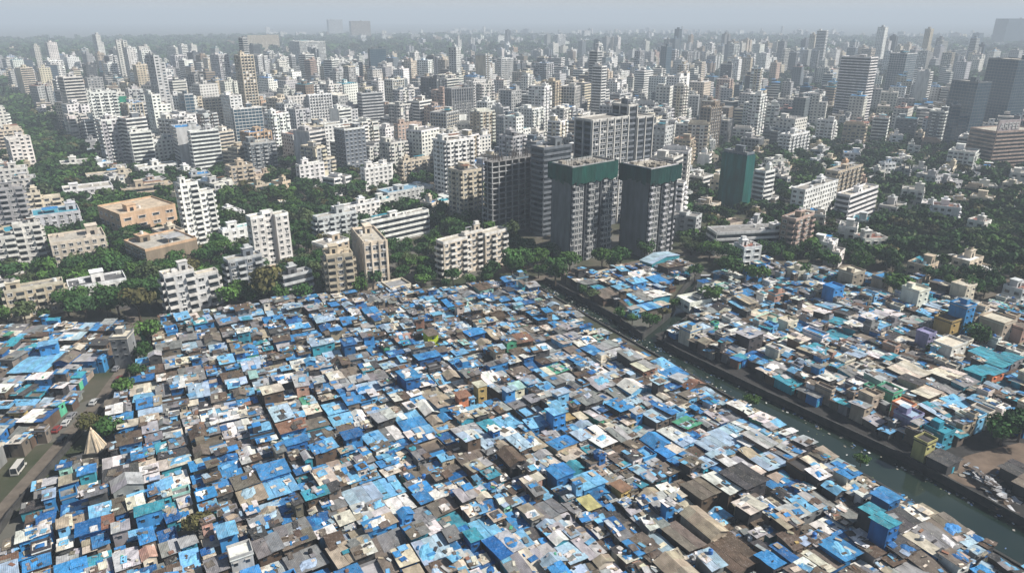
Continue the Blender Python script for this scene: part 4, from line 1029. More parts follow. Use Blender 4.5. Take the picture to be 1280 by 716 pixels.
add_net(g2, g2['z'] - 7, g2['z'] + .8, ('front', 'left', 'right', 'back'), (.003, .038, .034), 1.5)
gs = by_noun('green sheeted tower'); add_net(gs, 4, gs['z'] - 1, ('front', 'left'), (.01, .085, .075))
gn = next(h_ for h_ in HERO if 'bright green net' in h_['root']['label']); add_net(gn, 8, gn['z'] - 3, ('front', 'right'), (.02, .22, .14))
for t_ in (gt, g2):      # open top floors, rods and formwork
    q = MB(); r = random.Random(9)
    for i in range(60):
        a, b = r.uniform(-.48, .48) * t_['w'], r.uniform(-.48, .48) * t_['d']; q.box(a, b, t_['z'] + .13, a + .15, b + .15, t_['z'] + r.uniform(1, 3), 0, (.1, .09, .08))
    for i in range(14):
        a, b = r.uniform(-.4, .25) * t_['w'], r.uniform(-.4, .25) * t_['d']; q.box(a, b, t_['z'] + .13, a + r.uniform(1, 4), b + r.uniform(1, 3), t_['z'] + r.uniform(.4, 1.6), 0, (.3, .27, .23))
    q.build('formwork', WM, t_['root'])['kind'] = 'stuff'
ot = by_noun('open slab tower'); q = MB(); r = random.Random(4)
for i in range(90):
    a, b = r.uniform(-.48, .48) * ot['w'], r.uniform(-.48, .48) * ot['d']; q.box(a, b, ot['z'] + .13, a + .2, b + .2, ot['z'] + r.uniform(2, 5), 0, (.08, .07, .065))
q.build('formwork', WM, ot['root'])['kind'] = 'stuff'
# rooftop sign of the pinkish tower
sg = by_noun('pinkish sign tower'); q = MB(); q.box(-sg['w'] * .48, -sg['d'] / 2 + 1, sg['z'] + .13, sg['w'] * .02, -sg['d'] / 2 + 2, sg['z'] + 9.5, 0, (.42, .36, .36))
sb = q.build('sign_board', WM, sg['root'])
cu = bpy.data.curves.new('lettering', 'FONT'); cu.body = 'ARPEE'; cu.size = 7.6; cu.extrude = .15; cu.align_x = 'CENTER'
tmp = bpy.data.objects.new('lettering_curve', cu); COL.objects.link(tmp); me_ = bpy.data.meshes.new_from_object(tmp.evaluated_get(bpy.context.evaluated_depsgraph_get())); bpy.data.objects.remove(tmp); me_.materials.clear()
lt = bpy.data.objects.new('lettering', me_); COL.objects.link(lt); lt.parent = sb; lt.location = (-sg['w'] * .23, -sg['d'] / 2 + .8, sg['z'] + 2.2); lt.rotation_euler = (rad(90), 0, 0)
lt.data.materials.append(M['frame'])

# ------------------------------------------------------------------ the rest of the city
Z_STREET = [(8, 122), (34, 120), (75, 190), (135, 262), (190, 345), (205, 402), (150, 405), (98, 300), (50, 222), (28, 195)]
Z_LEFT = [(-60, 195), (40, 215), (100, 300), (160, 402), (-60, 410)]
Z_BELT = [(60, 215), (180, 208), (250, 222), (330, 216), (365, 232), (450, 236), (480, 240), (545, 236), (600, 275), (690, 322), (690, 352), (560, 362), (480, 366), (300, 386), (200, 402), (140, 300)]
Z_RIGHT = [(848, 235), (905, 190), (975, 200), (1060, 196), (1130, 180), (1200, 215), (1440, 205), (1440, 415), (1210, 375), (1140, 350), (1000, 332), (900, 334), (850, 315)]
Z_RIGHT2 = [(960, 150), (1060, 160), (1180, 140), (1240, 190), (1320, 190), (1320, 215), (1130, 200), (960, 205)]
SITE = [(590, 296), (700, 300), (860, 300), (900, 330), (850, 335), (690, 350), (600, 300)]
def settled(x, y): return inpoly(x, y, MAIN_POLY) or inpoly(x, y, LEFT_POLY) or inpoly(x, y, RIGHT_POLY) or inpoly(x, y, TRI_POLY) or inpoly(x, y, CANAL)
def near_line(x, y, P, d_):
    for (ax, ay), (bx, by) in zip(P, P[1:]):
        L2 = (bx - ax) ** 2 + (by - ay) ** 2; t = max(0, min(1, ((x - ax) * (bx - ax) + (y - ay) * (by - ay)) / L2))
        if (ax + t * (bx - ax) - x) ** 2 + (ay + t * (by - ay) - y) ** 2 < d_ * d_: return True
    return False
def hash01(a, b): return (math.sin(a * 12.9898 + b * 78.233) * 43758.5453) % 1
def smooth(x, y, s): return .5 + .25 * (math.sin(x / s + 1.3) * math.cos(y / s * .8 + .4) + math.sin((x + y) / s * .6 + 2.1) + math.sin((x - 2 * y) / s * .37) * .6) / 1.3
fill = []; rb = random.Random(21)
step = 29.0
for iu in range(int(250 / step), int(6400 / step)):
    for iw in range(-220, 220):
        u = iu * step; w_ = iw * step
        x, y = xy(u, w_)
        if y < 180: continue
        x += rb.uniform(-8, 8); y += rb.uniform(-8, 8)
        dist = math.hypot(x, y)
        if dist > 5200: continue
        keep = 1.0 if dist < 1500 else .6 if dist < 2200 else .14
        px, py = px_of(x, y)
        if px < -60 or px > 1340 or py > 400: continue
        q = rb.random()
        if q > keep or settled(x, y): continue
        if inpoly(px, py, Z_STREET) or near_line(x, y, STREETP, 21): continue
        if inpoly(px, py, SITE) or (py > 322 and px > 520): continue
        low = False
        if inpoly(px, py, Z_BELT): 
            if rb.random() > (.6 if px < 340 and py < 250 else .14): continue
            low = True
        elif inpoly(px, py, Z_LEFT):
            if rb.random() > .55: continue
            low = True
        elif inpoly(px, py, Z_RIGHT):
            if rb.random() > .52: continue
            low = True
        elif inpoly(px, py, Z_RIGHT2):
            if rb.random() > .5: continue
        elif rb.random() > .66 + .45 * smooth(x, y, 90): continue
        if py < 92 and px < 330 and rb.random() < .55 + (92 - py) * .012: continue
        if py < 80 and px < 560 and rb.random() < .5: continue
        if dist > 1150 and smooth(x + 900, y, 170) < .47 and rb.random() < .72: continue
        sw = rb.uniform(13, 24); sd = rb.uniform(12, 20)
        if dist > 2600: sw *= rb.choice((1, 1.3, 2.4))
        if low: h = rb.uniform(6, 13); sw *= .75; sd *= .75
        else:
            t = smooth(x, y, 160); h = rb.uniform(13, 28) + (rb.random() < .34 + .32 * t) * rb.uniform(8, 28)
            if rb.random() < .08: h += rb.uniform(12, 34); sw *= .85; sd *= .85
            if dist > 2200: h *= .75
            if dist > 1150: h *= .6 + .8 * smooth(x - 500, y, 240)
            if dist < 760: h = min(h, 33 + 6 * rb.random())
            if px < 140 and py > 90: h *= .8
            if px > 850 and py > 120: h *= .85
        if not foot_free(x, y, .46 * (sw + sd) / 2, .93): continue
        ang = GRID + rad(rb.choice((0, 0, 0, 90)) + rb.gauss(16, 8)) + .25 * math.sin(x / 500 + y / 700)
        foot_add(x, y, .46 * (sw + sd) / 2)
        fill.append(dict(x=x, y=y, w=sw, d=sd, h=h, rz=ang, px=px, py=py, dist=dist, low=low))
bung = []
for j in range(12, 62):
    for i in range(-60, 60):
        x, y = i * 17 + rb.uniform(-6, 6), j * 17 + rb.uniform(-6, 6); px, py = px_of(x, y)
        if px < 4 or px > 1276 or py > 400 or settled(x, y) or inpoly(px, py, SITE) or near_line(x, y, STREETP, 24): continue
        z = .34 if inpoly(px, py, Z_RIGHT) or inpoly(px, py, Z_RIGHT2) else .2 if inpoly(px, py, Z_LEFT) else .08 if inpoly(px, py, Z_BELT) else .12
        if rb.random() > z: continue
        sw, sd = rb.uniform(8, 14), rb.uniform(7, 11)
        if not foot_free(x, y, .46 * (sw + sd) / 2, 1.02): continue
        foot_add(x, y, .46 * (sw + sd) / 2)
        bung.append(dict(x=x, y=y, w=sw, d=sd, h=rb.choice((4, 4.2, 7, 7.4, 10)), rz=GRID + rad(rb.gauss(8, 16)), px=px, py=py, dist=math.hypot(x, y)))
bung = sorted(bung, key=lambda f: f['dist'])[:190]
fill.sort(key=lambda f: f['dist'])
n_ab = sum(1 for h_ in HERO if h_['root'].name.startswith(AB))
vis = [f for f in fill if 0 < f['px'] < 1280 and px_of(f['x'], f['y'], f['h'])[1] > 0]
pick_fill = vis[:300 - n_ab]; PID = {id(f) for f in pick_fill}
tall = [f for f in vis if id(f) not in PID and f['h'] > 46 and f['dist'] < 2300][:120]; TID = {id(f) for f in tall}
names_l = []
def closest_hero(f):
    best = min((h_ for h_ in HERO if h_['noun']), key=lambda h_: abs(h_['px'] - f['px']) + 2.5 * abs(h_['py'] - f['py']))
    dx, dy = f['px'] - best['px'], f['py'] - best['py']
    rel = 'behind' if dy < -6 and abs(dx) < 40 else 'in front of' if dy > 6 and abs(dx) < 40 else 'right of' if dx > 0 else 'left of'
    return f"{rel} the {best['noun']}"
for f in fill:
    r = f['r'] = random.Random(int(f['x'] * 13 + f['y'] * 7))
    hh = px_of(f['x'], f['y'])[0]
    f['col'] = pick(dict(white=22, offwhite=15, cream=8, beige=4, grey=8, lightgrey=12, brown=2.5, pink=1.5, darkgrey=4, slate=6, blueglass=3, peach=.5) if not f['low'] else dict(white=8, offwhite=8, cream=8, beige=6, lightgrey=6, grey=5, brown=3, pink=3), r)
    f['style'] = pick(dict(grid=28, band=24, balc=34, vert=10), r) if f['col'] != 'blueglass' else 'glass'
    if f['low'] and f['style'] in ('vert', 'glass'): f['style'] = 'grid'
    f['acc'] = pick(dict(white=6, offwhite=4, lightgrey=3, cream=2), r) if r.random() < .55 and f['col'] != 'blueglass' else f['col'] if f['col'] != 'blueglass' else r.choice(['slate', 'lightgrey', 'grey'])
    a, b, h = f['w'] / 2, f['d'] / 2, f['h']
    q = r.random()
    f['shape'] = 'single'; f['blocks'] = None
    if q < .18: f['shape'] = 'stepped'; k = r.uniform(-.1, .4) * a; f['blocks'] = [(-a, -b, k, b, h), (k, -b + .9, a, b - .9, h * r.uniform(.6, .86))]
    elif q < .36: f['shape'] = 'twin winged'; f['blocks'] = [(-a, -b, -a * .25, b, h), (-a * .25, -b + 2.5, a * .25, b - 1, h + 1.5), (a * .25, -b, a, b, h - .8)]
    elif q < .46: f['shape'] = 'angled'; f['blocks'] = [(-a, 0, a, b, h), (-a, -b, -.1 * a, -.003, h * r.uniform(.7, 1))]
    rq = r.random()
    f['rc'] = None
    f['rw'] = ''
    if rq < .1: f['rc'] = jit(PAL['blue'], .2, r); f['rw'] = 'blue'
    elif rq < .2: f['rc'] = jit(PAL['teal'], .2, r) if rq < .13 else jit((.28, .13, .09), .2, r); f['rw'] = 'teal' if rq < .13 else 'reddish'
SW = dict(grid='small windows', band='striped floors', balc='balconies', vert='ribs', glass='glass walls', blank='blank walls')
its = []
for f in pick_fill + tall:
    hw = 'low' if f['h'] < 14 else 'mid-rise' if f['h'] < 34 else 'tall'
    its.append((f, f"{hw} {WW[f['col']]} {f['shape'] + ' ' if f['shape'] != 'single' else ''}{'block' if id(f) in PID else 'tower'} with {SW[f['style']]}{' and ' + f['rw'] + ' roof' if f['rw'] else ''}"))
lab = distinct(its, (closest_hero,))
for f in bung:
    r = f['r'] = random.Random(int(f['x'] * 11 + f['y'] * 5)); f['col'] = pick(dict(white=8, offwhite=8, cream=7, beige=5, lightgrey=6, pink=2, peach=2), r); f['rw'] = pick(dict(grey=6, white=5, red=2, blue=2, teal=1, brown=2), r)
    f['rc'] = jit(dict(grey=(.3, .3, .3), white=(.66, .65, .62), red=(.26, .11, .08), blue=PAL['blue'], teal=PAL['teal'], brown=(.15, .12, .1))[f['rw']], .12, r)
lb = distinct([(f, f"{'one' if f['h'] < 5 else 'two' if f['h'] < 8 else 'three'} storey {WW[f['col']]} house with {f['rw']} roof among trees") for f in bung], (closest_hero,))
for f in bung: tag(building('bungalow', f['x'], f['y'], f['rz'], f['w'], f['d'], f['h'], 'grid', f['col'], None, False, f['r'], None, roofcol=f['rc'], fh=3.3 if f['h'] < 8 else 3.2, extras=f['h'] > 6), lb[id(f)], 'house', 'low houses scattered among the trees')
FARM = MB()
FARMATS = [M['fgrid'], M['fband'], M['deck']]
for f in fill:
    if id(f) in PID or id(f) in TID:
        nm = AB if id(f) in PID else HT
        root = building(nm, f['x'], f['y'], f['rz'], f['w'], f['d'], f['h'], f['style'], f['col'], f['acc'], False, f['r'], f['blocks'], roofcol=f['rc'])
        tag(root, lab[id(f)], 'apartment building' if nm == AB else 'high-rise tower')
    else:
        r = f['r']; wc = jit(WALLCOL[f['col']], .1, r); m = 1 if f['style'] in ('band', 'glass') else 0; rc = f['rc'] or jit(r.choice([(.34, .32, .29), (.42, .39, .34), (.26, .25, .24), (.5, .48, .44)]), .1, r)
        q = MB()
        for x0, y0, x1, y1, bh in f['blocks'] or [(-f['w'] / 2, -f['d'] / 2, f['w'] / 2, f['d'] / 2, f['h'])]: q.box(x0, y0, 0, x1, y1, bh, m, wc, 2, rc)
        q.box(-3, -2, f['h'] + .004, 2, 3, f['h'] + 4, m, wc, 2, rc)
        FARM.add(q, f['x'], f['y'], 0, f['rz'])
# the far plain: blocks out to where the haze closes
rf_ = random.Random(77)
tag(FARM.build('distant_city', FARMATS), 'hazy mass of far apartment blocks fading towards the horizon', 'distant city', kind='stuff')

# ------------------------------------------------------------------ trees
def crown_arrays(n, size, seed, squash=.75, lobes=7):
    """leaf clump faces of a crown of radius 1 about the origin: (k*4, 3) array"""
    r = np.random.default_rng(seed)
    c = r.normal(size=(lobes, 3)); c /= np.linalg.norm(c, axis=1)[:, None]; c *= r.uniform(.35, .62, (lobes, 1)); c[:, 2] = c[:, 2] * .7 + .05
    rad_ = r.uniform(.34, .56, lobes)
    k = r.integers(0, lobes, n); nrm = r.normal(size=(n, 3)); nrm[:, 2] += .35; nrm /= np.linalg.norm(nrm, axis=1)[:, None]
    p = c[k] + nrm * (rad_[k] * r.uniform(.7, 1.08, n))[:, None]
    p[:, 2] *= squash
    m = nrm + r.normal(size=(n, 3)) * .45; m /= np.linalg.norm(m, axis=1)[:, None]
    t = np.cross(m, r.normal(size=(n, 3))); t /= np.linalg.norm(t, axis=1)[:, None]; b = np.cross(m, t)
    s = size * r.uniform(.6, 1.3, (n, 1)); s2 = size * r.uniform(.5, 1.1, (n, 1))
    return np.stack([p - t * s - b * s2 * .6, p + t * s * .8 - b * s2, p + t * s + b * s2 * .7, p - t * s * .7 + b * s2], axis=1).reshape(-1, 3)
def quads_mesh(name, V, col, mats, colv=.25, seed=1):
    n = len(V) // 4; me = bpy.data.meshes.new(name)
    me.vertices.add(len(V)); me.vertices.foreach_set('co', V.astype(np.float32).ravel())
    me.loops.add(len(V)); me.loops.foreach_set('vertex_index', np.arange(len(V), dtype=np.int32))
    me.polygons.add(n); me.polygons.foreach_set('loop_start', np.arange(n, dtype=np.int32) * 4)
    for m in mats: me.materials.append(m)
    c = np.ones((n, 4), dtype=np.float32); r = np.random.default_rng(seed)
    c[:, :3] = (np.asarray(col, dtype=np.float32).reshape(-1, 3) * r.uniform(1 - colv, 1 + colv, (n, 1)))
    me.attributes.new('tint', 'FLOAT_COLOR', 'FACE').data.foreach_set('color', c.ravel())
    me.update(); me.validate()
    return me
GREENS = [('dark green', (.030, .068, .024)), ('deep green', (.040, .092, .026)), ('mid green', (.064, .128, .030)), ('olive brown', (.095, .088, .035)), ('pale dusty green', (.085, .115, .05))]
SHAPES = [('round', .85), ('broad', .58), ('domed', .72), ('upright', 1.1)]
CROWN = {}
for gi, (gn_, gc) in enumerate(GREENS):
    for si, (sn, sq) in enumerate(SHAPES):
        CROWN[gi, si] = quads_mesh('crown', crown_arrays(620, .085, 10 * gi + si, sq, 8 + si), gc, [M['leaf']], .3, gi * 5 + si)
def trunk_mesh():
    b = MB(); b.cyl(0, 0, 0, .62, .05, .032, 8, 0, (.07, .05, .035), False)
    for a in range(4):
        t = a * 1.6; q = MB(); c, s = math.cos(t), math.sin(t)
        for i in range(5):
            p = [2 * math.pi * i / 5, 2 * math.pi * (i + 1) / 5]
            q.poly([(.022 * math.cos(p[0]), .022 * math.sin(p[0]), .5), (.022 * math.cos(p[1]), .022 * math.sin(p[1]), .5), (c * .3 + .01 * math.cos(p[1]), s * .3 + .01 * math.sin(p[1]), .9), (c * .3 + .01 * math.cos(p[0]), s * .3 + .01 * math.sin(p[0]), .9)], 0)
        b.add(q)
    return b.mesh('trunk', [M['bark']])
TRUNK = trunk_mesh()
trees = []
rt = random.Random(99)
def tree(px, py, rad_, g, s, where=None, z=0):
    x, y = gp(px, py); trees.append(dict(x=x, y=y, r=rad_, g=g, s=s, where=where, px=px, py=py, hero=True))
for a in ((712, 342, 7, 2, 1, 'beside the foot of the green netted tower'), (752, 338, 7, 2, 1, 'in front of the green netted tower'), (775, 338, 7, 1, 1, 'between the netted towers'),
          (694, 357, 8, 1, 0, 'at the head of the dark canal'), (728, 370, 3, 1, 0, 'on the wedge bank over the dark canal'), (790, 407, 3.2, 1, 1, 'on the wedge bank near the confluence'), (640, 345, 8.5, 1, 0, 'right of the wide balcony slab'), (655, 336, 7, 1, 2, 'behind the tree by the balcony slab'),
          (775, 402, 3.6, 1, 0, 'on the canal bank below the grey roofs'), (812, 411, 4.4, 1, 2, 'at the canal confluence'), (828, 400, 3.6, 3, 1, 'beside the canal confluence'), (843, 385, 3, 2, 0, 'on the wedge tip by the side channel'),
          (886, 384, 6, 2, 1, 'over the bank of the side channel'), (868, 352, 5, 1, 1, 'near the head of the side channel'), (938, 510, 3.2, 2, 1, 'growing out of the canal wall among tarps'), (1075, 583, 2.6, 2, 1, 'by the canal edge near the blue roof'),
          (158, 498, 4.5, 2, 1, 'on the verge of the dusty road'), (118, 548, 5, 3, 1, 'behind the cream temple'), (140, 552, 5.5, 1, 1, 'right of the cream temple'), (188, 432, 6, 2, 2, 'at the road head by green netting'), (186, 455, 4.5, 1, 3, 'along the boundary wall near the road head'), (174, 474, 4, 1, 1, 'along the boundary wall'),
          (176, 402, 9, 3, 1, 'at the junction of street and road'), (150, 398, 8, 1, 1, 'left of the junction of street and road'), (248, 674, 4.5, 3, 1, 'inside the crowded shacks near the bottom edge'), (257, 668, 3, 2, 1, 'beside the brownish tree among the shacks'),
          (337, 378, 9.5, 3, 1, 'in front of the dark slate block'), (1118, 372, 8, 2, 1, 'among the houses of the right bank'), (1178, 414, 4.5, 2, 0, 'between the lilac and yellow houses'), (1215, 436, 6, 1, 0, 'right of the white house'), (1165, 445, 3.5, 2, 0, 'left of the white house'),
          (945, 360, 7, 2, 1, 'among roofs near the wood edge'), (915, 352, 7.5, 1, 1, 'at the wood edge above the side channel'), (1000, 352, 6, 1, 0, 'behind the bright blue cube house'), (1250, 556, 6, 1, 1, 'in shadow behind the dirt clearing'), (1272, 552, 6.5, 0, 1, 'at the edge of the dirt clearing')):
    tree(*a)
def try_tree(px_min=-60):
    pass
def slot_ok(x, y, r_): return foot_free(x, y - r_ * .5, r_ * .6, .95) and not settled(x, y)
def zone_density(px, py):
    if inpoly(px, py, Z_STREET): return 1
    if inpoly(px, py, Z_LEFT) or inpoly(px, py, Z_BELT): return .92
    if inpoly(px, py, Z_RIGHT): return .97
    if inpoly(px, py, Z_RIGHT2): return .85
    if inpoly(px, py, SITE): return .25
    return None
gs_ = 7.6
for d0, d1, st in ((195, 520, 7.2), (520, 900, 8.6), (900, 1500, 11), (1500, 2400, 16), (2400, 4200, 30)):
    ny = int(d1 / st)
    for j in range(int(d0 * .8 / st), ny + 1):
        yy = j * st
        hw = int((yy * .80 + 40) / st)
        for i in range(-hw, hw + 1):
            x, y = i * st + rt.uniform(-.45, .45) * st, yy + rt.uniform(-.45, .45) * st
            dd = math.hypot(x, y)
            if not d0 <= dd < d1: continue
            px, py = px_of(x, y)
            if px < -70 or px > 1440 or py > 560: continue
            dn = zone_density(px, py)
            if dn is None: dn = .30 + .45 * smooth(x + 400, y, 130)
            if dn < 1 and dd < 420 and not (inpoly(px, py, Z_LEFT) or inpoly(px, py, Z_BELT) or inpoly(px, py, Z_RIGHT) or inpoly(px, py, Z_STREET)): dn *= .3
            if py > 402 and not (px < 60): continue
            if dd < 900 and near_line(x, y, STREETP, 24): dn = 1
            if rt.random() > dn: continue
            if dd > 1500 and dn < .9: dn = min(.95, dn * 1.5)
            rr = rt.uniform(3.2, 6.4) * (1.0 if dd < 900 else 1.25 if dd < 1500 else 1.9 if dd < 2400 else 3.2)
            if dd < 900 and near_line(x, y, STREETP, 24): rr = max(rr, 5.2) * 1.12
            if near_line(x, y, ROADP, 7): continue
            if not slot_ok(x, y, rr): continue
            trees.append(dict(x=x, y=y, r=rr, g=rt.choices((0, 1, 2, 3, 4), (4, 5, 3, .8, 1.3))[0], s=rt.choices((0, 1, 2, 3), (4, 4, 3, 1.2))[0], px=px, py=py, dist=dd))
for t in trees: t['dist'] = math.hypot(t['x'], t['y']); t['top'] = t['r'] * (1.0 + .3 * hash01(t['x'], t['y']))
vt = sorted([t for t in trees if 2 < t['px'] < 1278], key=lambda t: (not t.get('hero'), t['dist']))[:300]
VT = {id(t) for t in vt}
LM = [(h_['px'], h_['py'], 'the ' + h_['noun']) for h_ in HERO if h_['noun'] and h_['py'] > 205] + [(122, 560, 'the cream temple'), (1042, 350, 'the bright blue cube house'), (1205, 375, 'the tall blue house'), (160, 420, 'the road head'), (110, 290, 'the shaded street'), (1100, 300, 'the middle of the right-hand wood'), (1230, 300, 'the dark wood at the picture edge'), (60, 400, 'the dark lower-left trees'), (430, 250, 'the central tree belt')]
def tree_place(t):
    best = min(LM, key=lambda l: abs(l[0] - t['px']) + 2 * abs(l[1] - t['py'])); dx, dy = t['px'] - best[0], t['py'] - best[1]
    rel = 'above' if dy < -10 and abs(dx) < 45 else 'below' if dy > 10 and abs(dx) < 45 else 'right of' if dx > 12 else 'left of' if dx < -12 else 'by'
    return rel + ' ' + best[2]
its = []
for t in vt:
    sz = 'small' if t['r'] < 4 else 'large' if t['r'] > 5.6 else 'medium'
    b = f"{sz} {GREENS[t['g']][0]} {SHAPES[t['s']][0]} tree"
    its.append((t, b + ' ' + (t['where'] if t.get('where') else tree_place(t))))
lab = distinct(its)
for t in vt:
    z = hash01(t['y'], t['x']) * 6.28
    root = tag(empty('tree', (t['x'], t['y'], 0), z), lab[id(t)], 'tree', 'trees of the streets, belts and canal banks')
    sq = SHAPES[t['s']][1]
    link('crown', CROWN[t['g'], t['s']], root, (0, 0, t['top']), 0, (t['r'], t['r'], t['r']))
    link('trunk', TRUNK, root, (0, 0, 0), 0, (t['r'] * 1.2, t['r'] * 1.2, t['top']))
rest = [t for t in trees if id(t) not in VT]
LOD = {}
for lv, (n, sz) in enumerate(((260, .135), (110, .21), (46, .33))):
    for s, (sn, sq) in enumerate(SHAPES): LOD[lv, s] = crown_arrays(n, sz, 60 + s + 10 * lv, sq, 8)
VV, CC = [], []
for t in rest:
    lv = 0 if t['dist'] < 520 else 1 if t['dist'] < 950 else 2
    A = LOD[lv, t['s']]; a = hash01(t['y'], t['x']) * 6.28; c, s = math.cos(a), math.sin(a)
    P = A @ np.array([[c, s, 0], [-s, c, 0], [0, 0, 1]]) * t['r'] + np.array([t['x'], t['y'], t['top']])
    VV.append(P); k = .6 + .9 * hash01(t['x'] + 3, t['y']); CC.append(np.tile(np.array(GREENS[t['g']][1]) * k, (len(A) // 4, 1)))
o = link('tree_canopy', quads_mesh('tree_canopy', np.concatenate(VV), np.concatenate(CC), [M['leaf']], .25, 2))
tag(o, 'dense green canopy of countless further trees between the buildings', 'tree canopy', kind='stuff')
print('trees', len(trees), 'fill', len(fill), 'shacks', len(SHACKS), 'inside', len(inside), 'houses', len(houses))

# ------------------------------------------------------------------ temple, vehicles, scrap, netting
tx, ty = gp(122, 570)
T = tag(empty('temple', (tx, ty, 0), rad(10)), 'cream conical temple spire with ribbed sides beside the boundary wall', 'temple')
b = MB(); b.box(-4.4, -4, 0, 4.4, 4, 1.6, 0, (.3, .28, .25)); b.box(-3.6, -3.4, 1.604, 3.6, 3.4, 3.2, 0, (.45, .4, .33)); b.build('plinth', [M['conc']], T)
b = MB(); N = 7
for k in range(4):
    a0 = k * math.pi / 2 + math.pi / 4; a1 = a0 + math.pi / 2
    for i in range(N):
        f0, f1 = i / N, (i + 1) / N; r0 = 3.6 * (1 - f0) ** .9 + .2; r1 = 3.6 * (1 - f1) ** .9 + .2; z0, z1 = 3.2 + 7.4 * f0, 3.2 + 7.4 * f1
        b.poly([(r0 * math.cos(a0), r0 * math.sin(a0), z0), (r0 * math.cos(a1), r0 * math.sin(a1), z0), (r1 * math.cos(a1), r1 * math.sin(a1), z1), (r1 * math.cos(a0), r1 * math.sin(a0), z1)], 0, (.46, .40, .31))
sp_ = b.build('spire', [M['deck']], T)
for k in range(4):
    b = MB(); a = k * math.pi / 2
    for side in (-1, 1):
        for i in range(N):
            f0, f1 = i / N, (i + 1) / N
            def q3(f, off, o2): rr = (3.6 * (1 - f) ** .9 + .2) * .7071; wv = rr * .62 * side; return (rr + o2, wv + off * side, 3.2 + 7.4 * f)
            p = [q3(f0, -.28, .25), q3(f0, .28, .25), q3(f1, .2, .25), q3(f1, -.2, .25)]; p2 = [q3(f0, -.28, -.1), q3(f1, -.2, -.1), q3(f0, .28, -.1), q3(f1, .2, -.1)]
            b.poly(p); b.poly([p[0], p[3], p2[1], p2[0]]); b.poly([p[1], p2[2], p2[3], p[2]])
    b.build('rib', [M['stone']], sp_, (0, 0, 0), a)
b = MB(); b.cyl(0, 0, 10.6, 10.9, .3, .4, 10); b.cyl(0, 0, 10.9, 11.7, .4, .05, 10); b.build('finial', [M['stone']], T)
b = MB()
for i in range(5): r0, r1 = 1.6 * math.cos(i * .31), 1.6 * math.cos((i + 1) * .31); b.cyl(5.4, 1.5, 1.8 + 2 * math.sin(i * .31), 1.8 + 2 * math.sin((i + 1) * .31), r0, max(.05, r1), 12, 0, (1, 1, 1), False)
b.cyl(5.4, 1.5, 0, 1.8, 1.6, 1.6, 12, 0, (1, 1, 1), False); b.build('side_shrine', [M['stone']], T)

T.scale = (.85, .85, .85)
def car_parts(col, ln=4.1, wd=1.7, ht=1.45, van=False):
    mt = NT('car_paint'); mat_ = mt.out(col, .3); mt.b.inputs['Specular IOR Level'].default_value = .5
    body = MB(); hw = wd / 2
    prof = [(-ln / 2, .35), (ln / 2, .35), (ln / 2, .8), (ln * .27, .92), (ln * .13 if not van else ln * .42, ht), (-ln * .33 if not van else -ln * .48, ht), (-ln * .46 if not van else -ln * .5, .95), (-ln / 2, .85)]
    for sgn in (-1, 1):
        p = [(x, sgn * hw * (1 if z < 1 else .86), z) for x, z in prof]
        body.poly(p if sgn < 0 else p[::-1])
    for i in range(len(prof)):
        (x0, z0), (x1, z1) = prof[i], prof[(i + 1) % len(prof)]
        w0, w1 = hw * (1 if z0 < 1 else .86), hw * (1 if z1 < 1 else .86)
        body.poly([(x0, w0, z0), (x1, w1, z1), (x1, -w1, z1), (x0, -w0, z0)])
    gl = MB()
    for i, j in ((3, 4), (5, 6)):
        (x0, z0), (x1, z1) = prof[i], prof[j]; e = .02 if i == 3 else -.02; w0, w1 = (hw * .82, hw * .74) if i == 3 else (hw * .74, hw * .8)
        gl.poly([(x0 + e, w0, z0 + .03), (x1 + e, w1, z1 - .04), (x1 + e, -w1, z1 - .04), (x0 + e, -w0, z0 + .03)])
    for sgn in (-1, 1):
        a = [(prof[3][0] - .15, .96), (prof[4][0] - .1, ht - .08), (prof[5][0] + .1, ht - .08), (prof[6][0] + .25, 1.0)]
        gl.poly([(x, sgn * (hw * (1 - .14 * max(0, (z - .92) / (ht - .92))) + .025), z) for x, z in (a if sgn < 0 else a[::-1])])
    wh = MB()
    for i in range(12):
        a0, a1 = i * math.pi / 6, (i + 1) * math.pi / 6; c0, s0, c1, s1 = .33 * math.cos(a0), .33 * math.sin(a0), .33 * math.cos(a1), .33 * math.sin(a1)
        wh.poly([(c0, -.12, s0), (c1, -.12, s1), (c1, .12, s1), (c0, .12, s0)])
    for y in (-.12, .12): wh.poly([(.33 * math.cos(i * math.pi / 6), y, .33 * math.sin(i * math.pi / 6)) for i in range(12)])
    return body.mesh('body', [mat_]), gl.mesh('window', [M['glass']]), wh.mesh('wheel', [M['tyre']]), ln, wd
def car(px, py, rot, parts, name, label):
    x, y = gp(px, py); bo, gl, wh, ln, wd = parts
    root = tag(empty(name, (x, y, .012), rot), label, name.replace('_', ' '), 'vehicles along the dusty road and street')
    link('body', bo, root); link('window', gl, root)
    for sx in (-.31, .31):
        for sy in (-.46, .46): link('wheel', wh, root, (sx * ln, sy * wd, .33))
CARS = dict(white=car_parts((.45, .45, .44)), red=car_parts((.2, .03, .025)), grey=car_parts((.2, .2, .21)), black=car_parts((.02, .02, .022)), van=car_parts((.5, .48, .44), 5.6, 2.0, 2.5, True), auto=car_parts((.05, .05, .03), 2.7, 1.3, 1.7, True))
road_ang = math.atan2(ROADP[2][1] - ROADP[1][1], ROADP[2][0] - ROADP[1][0])
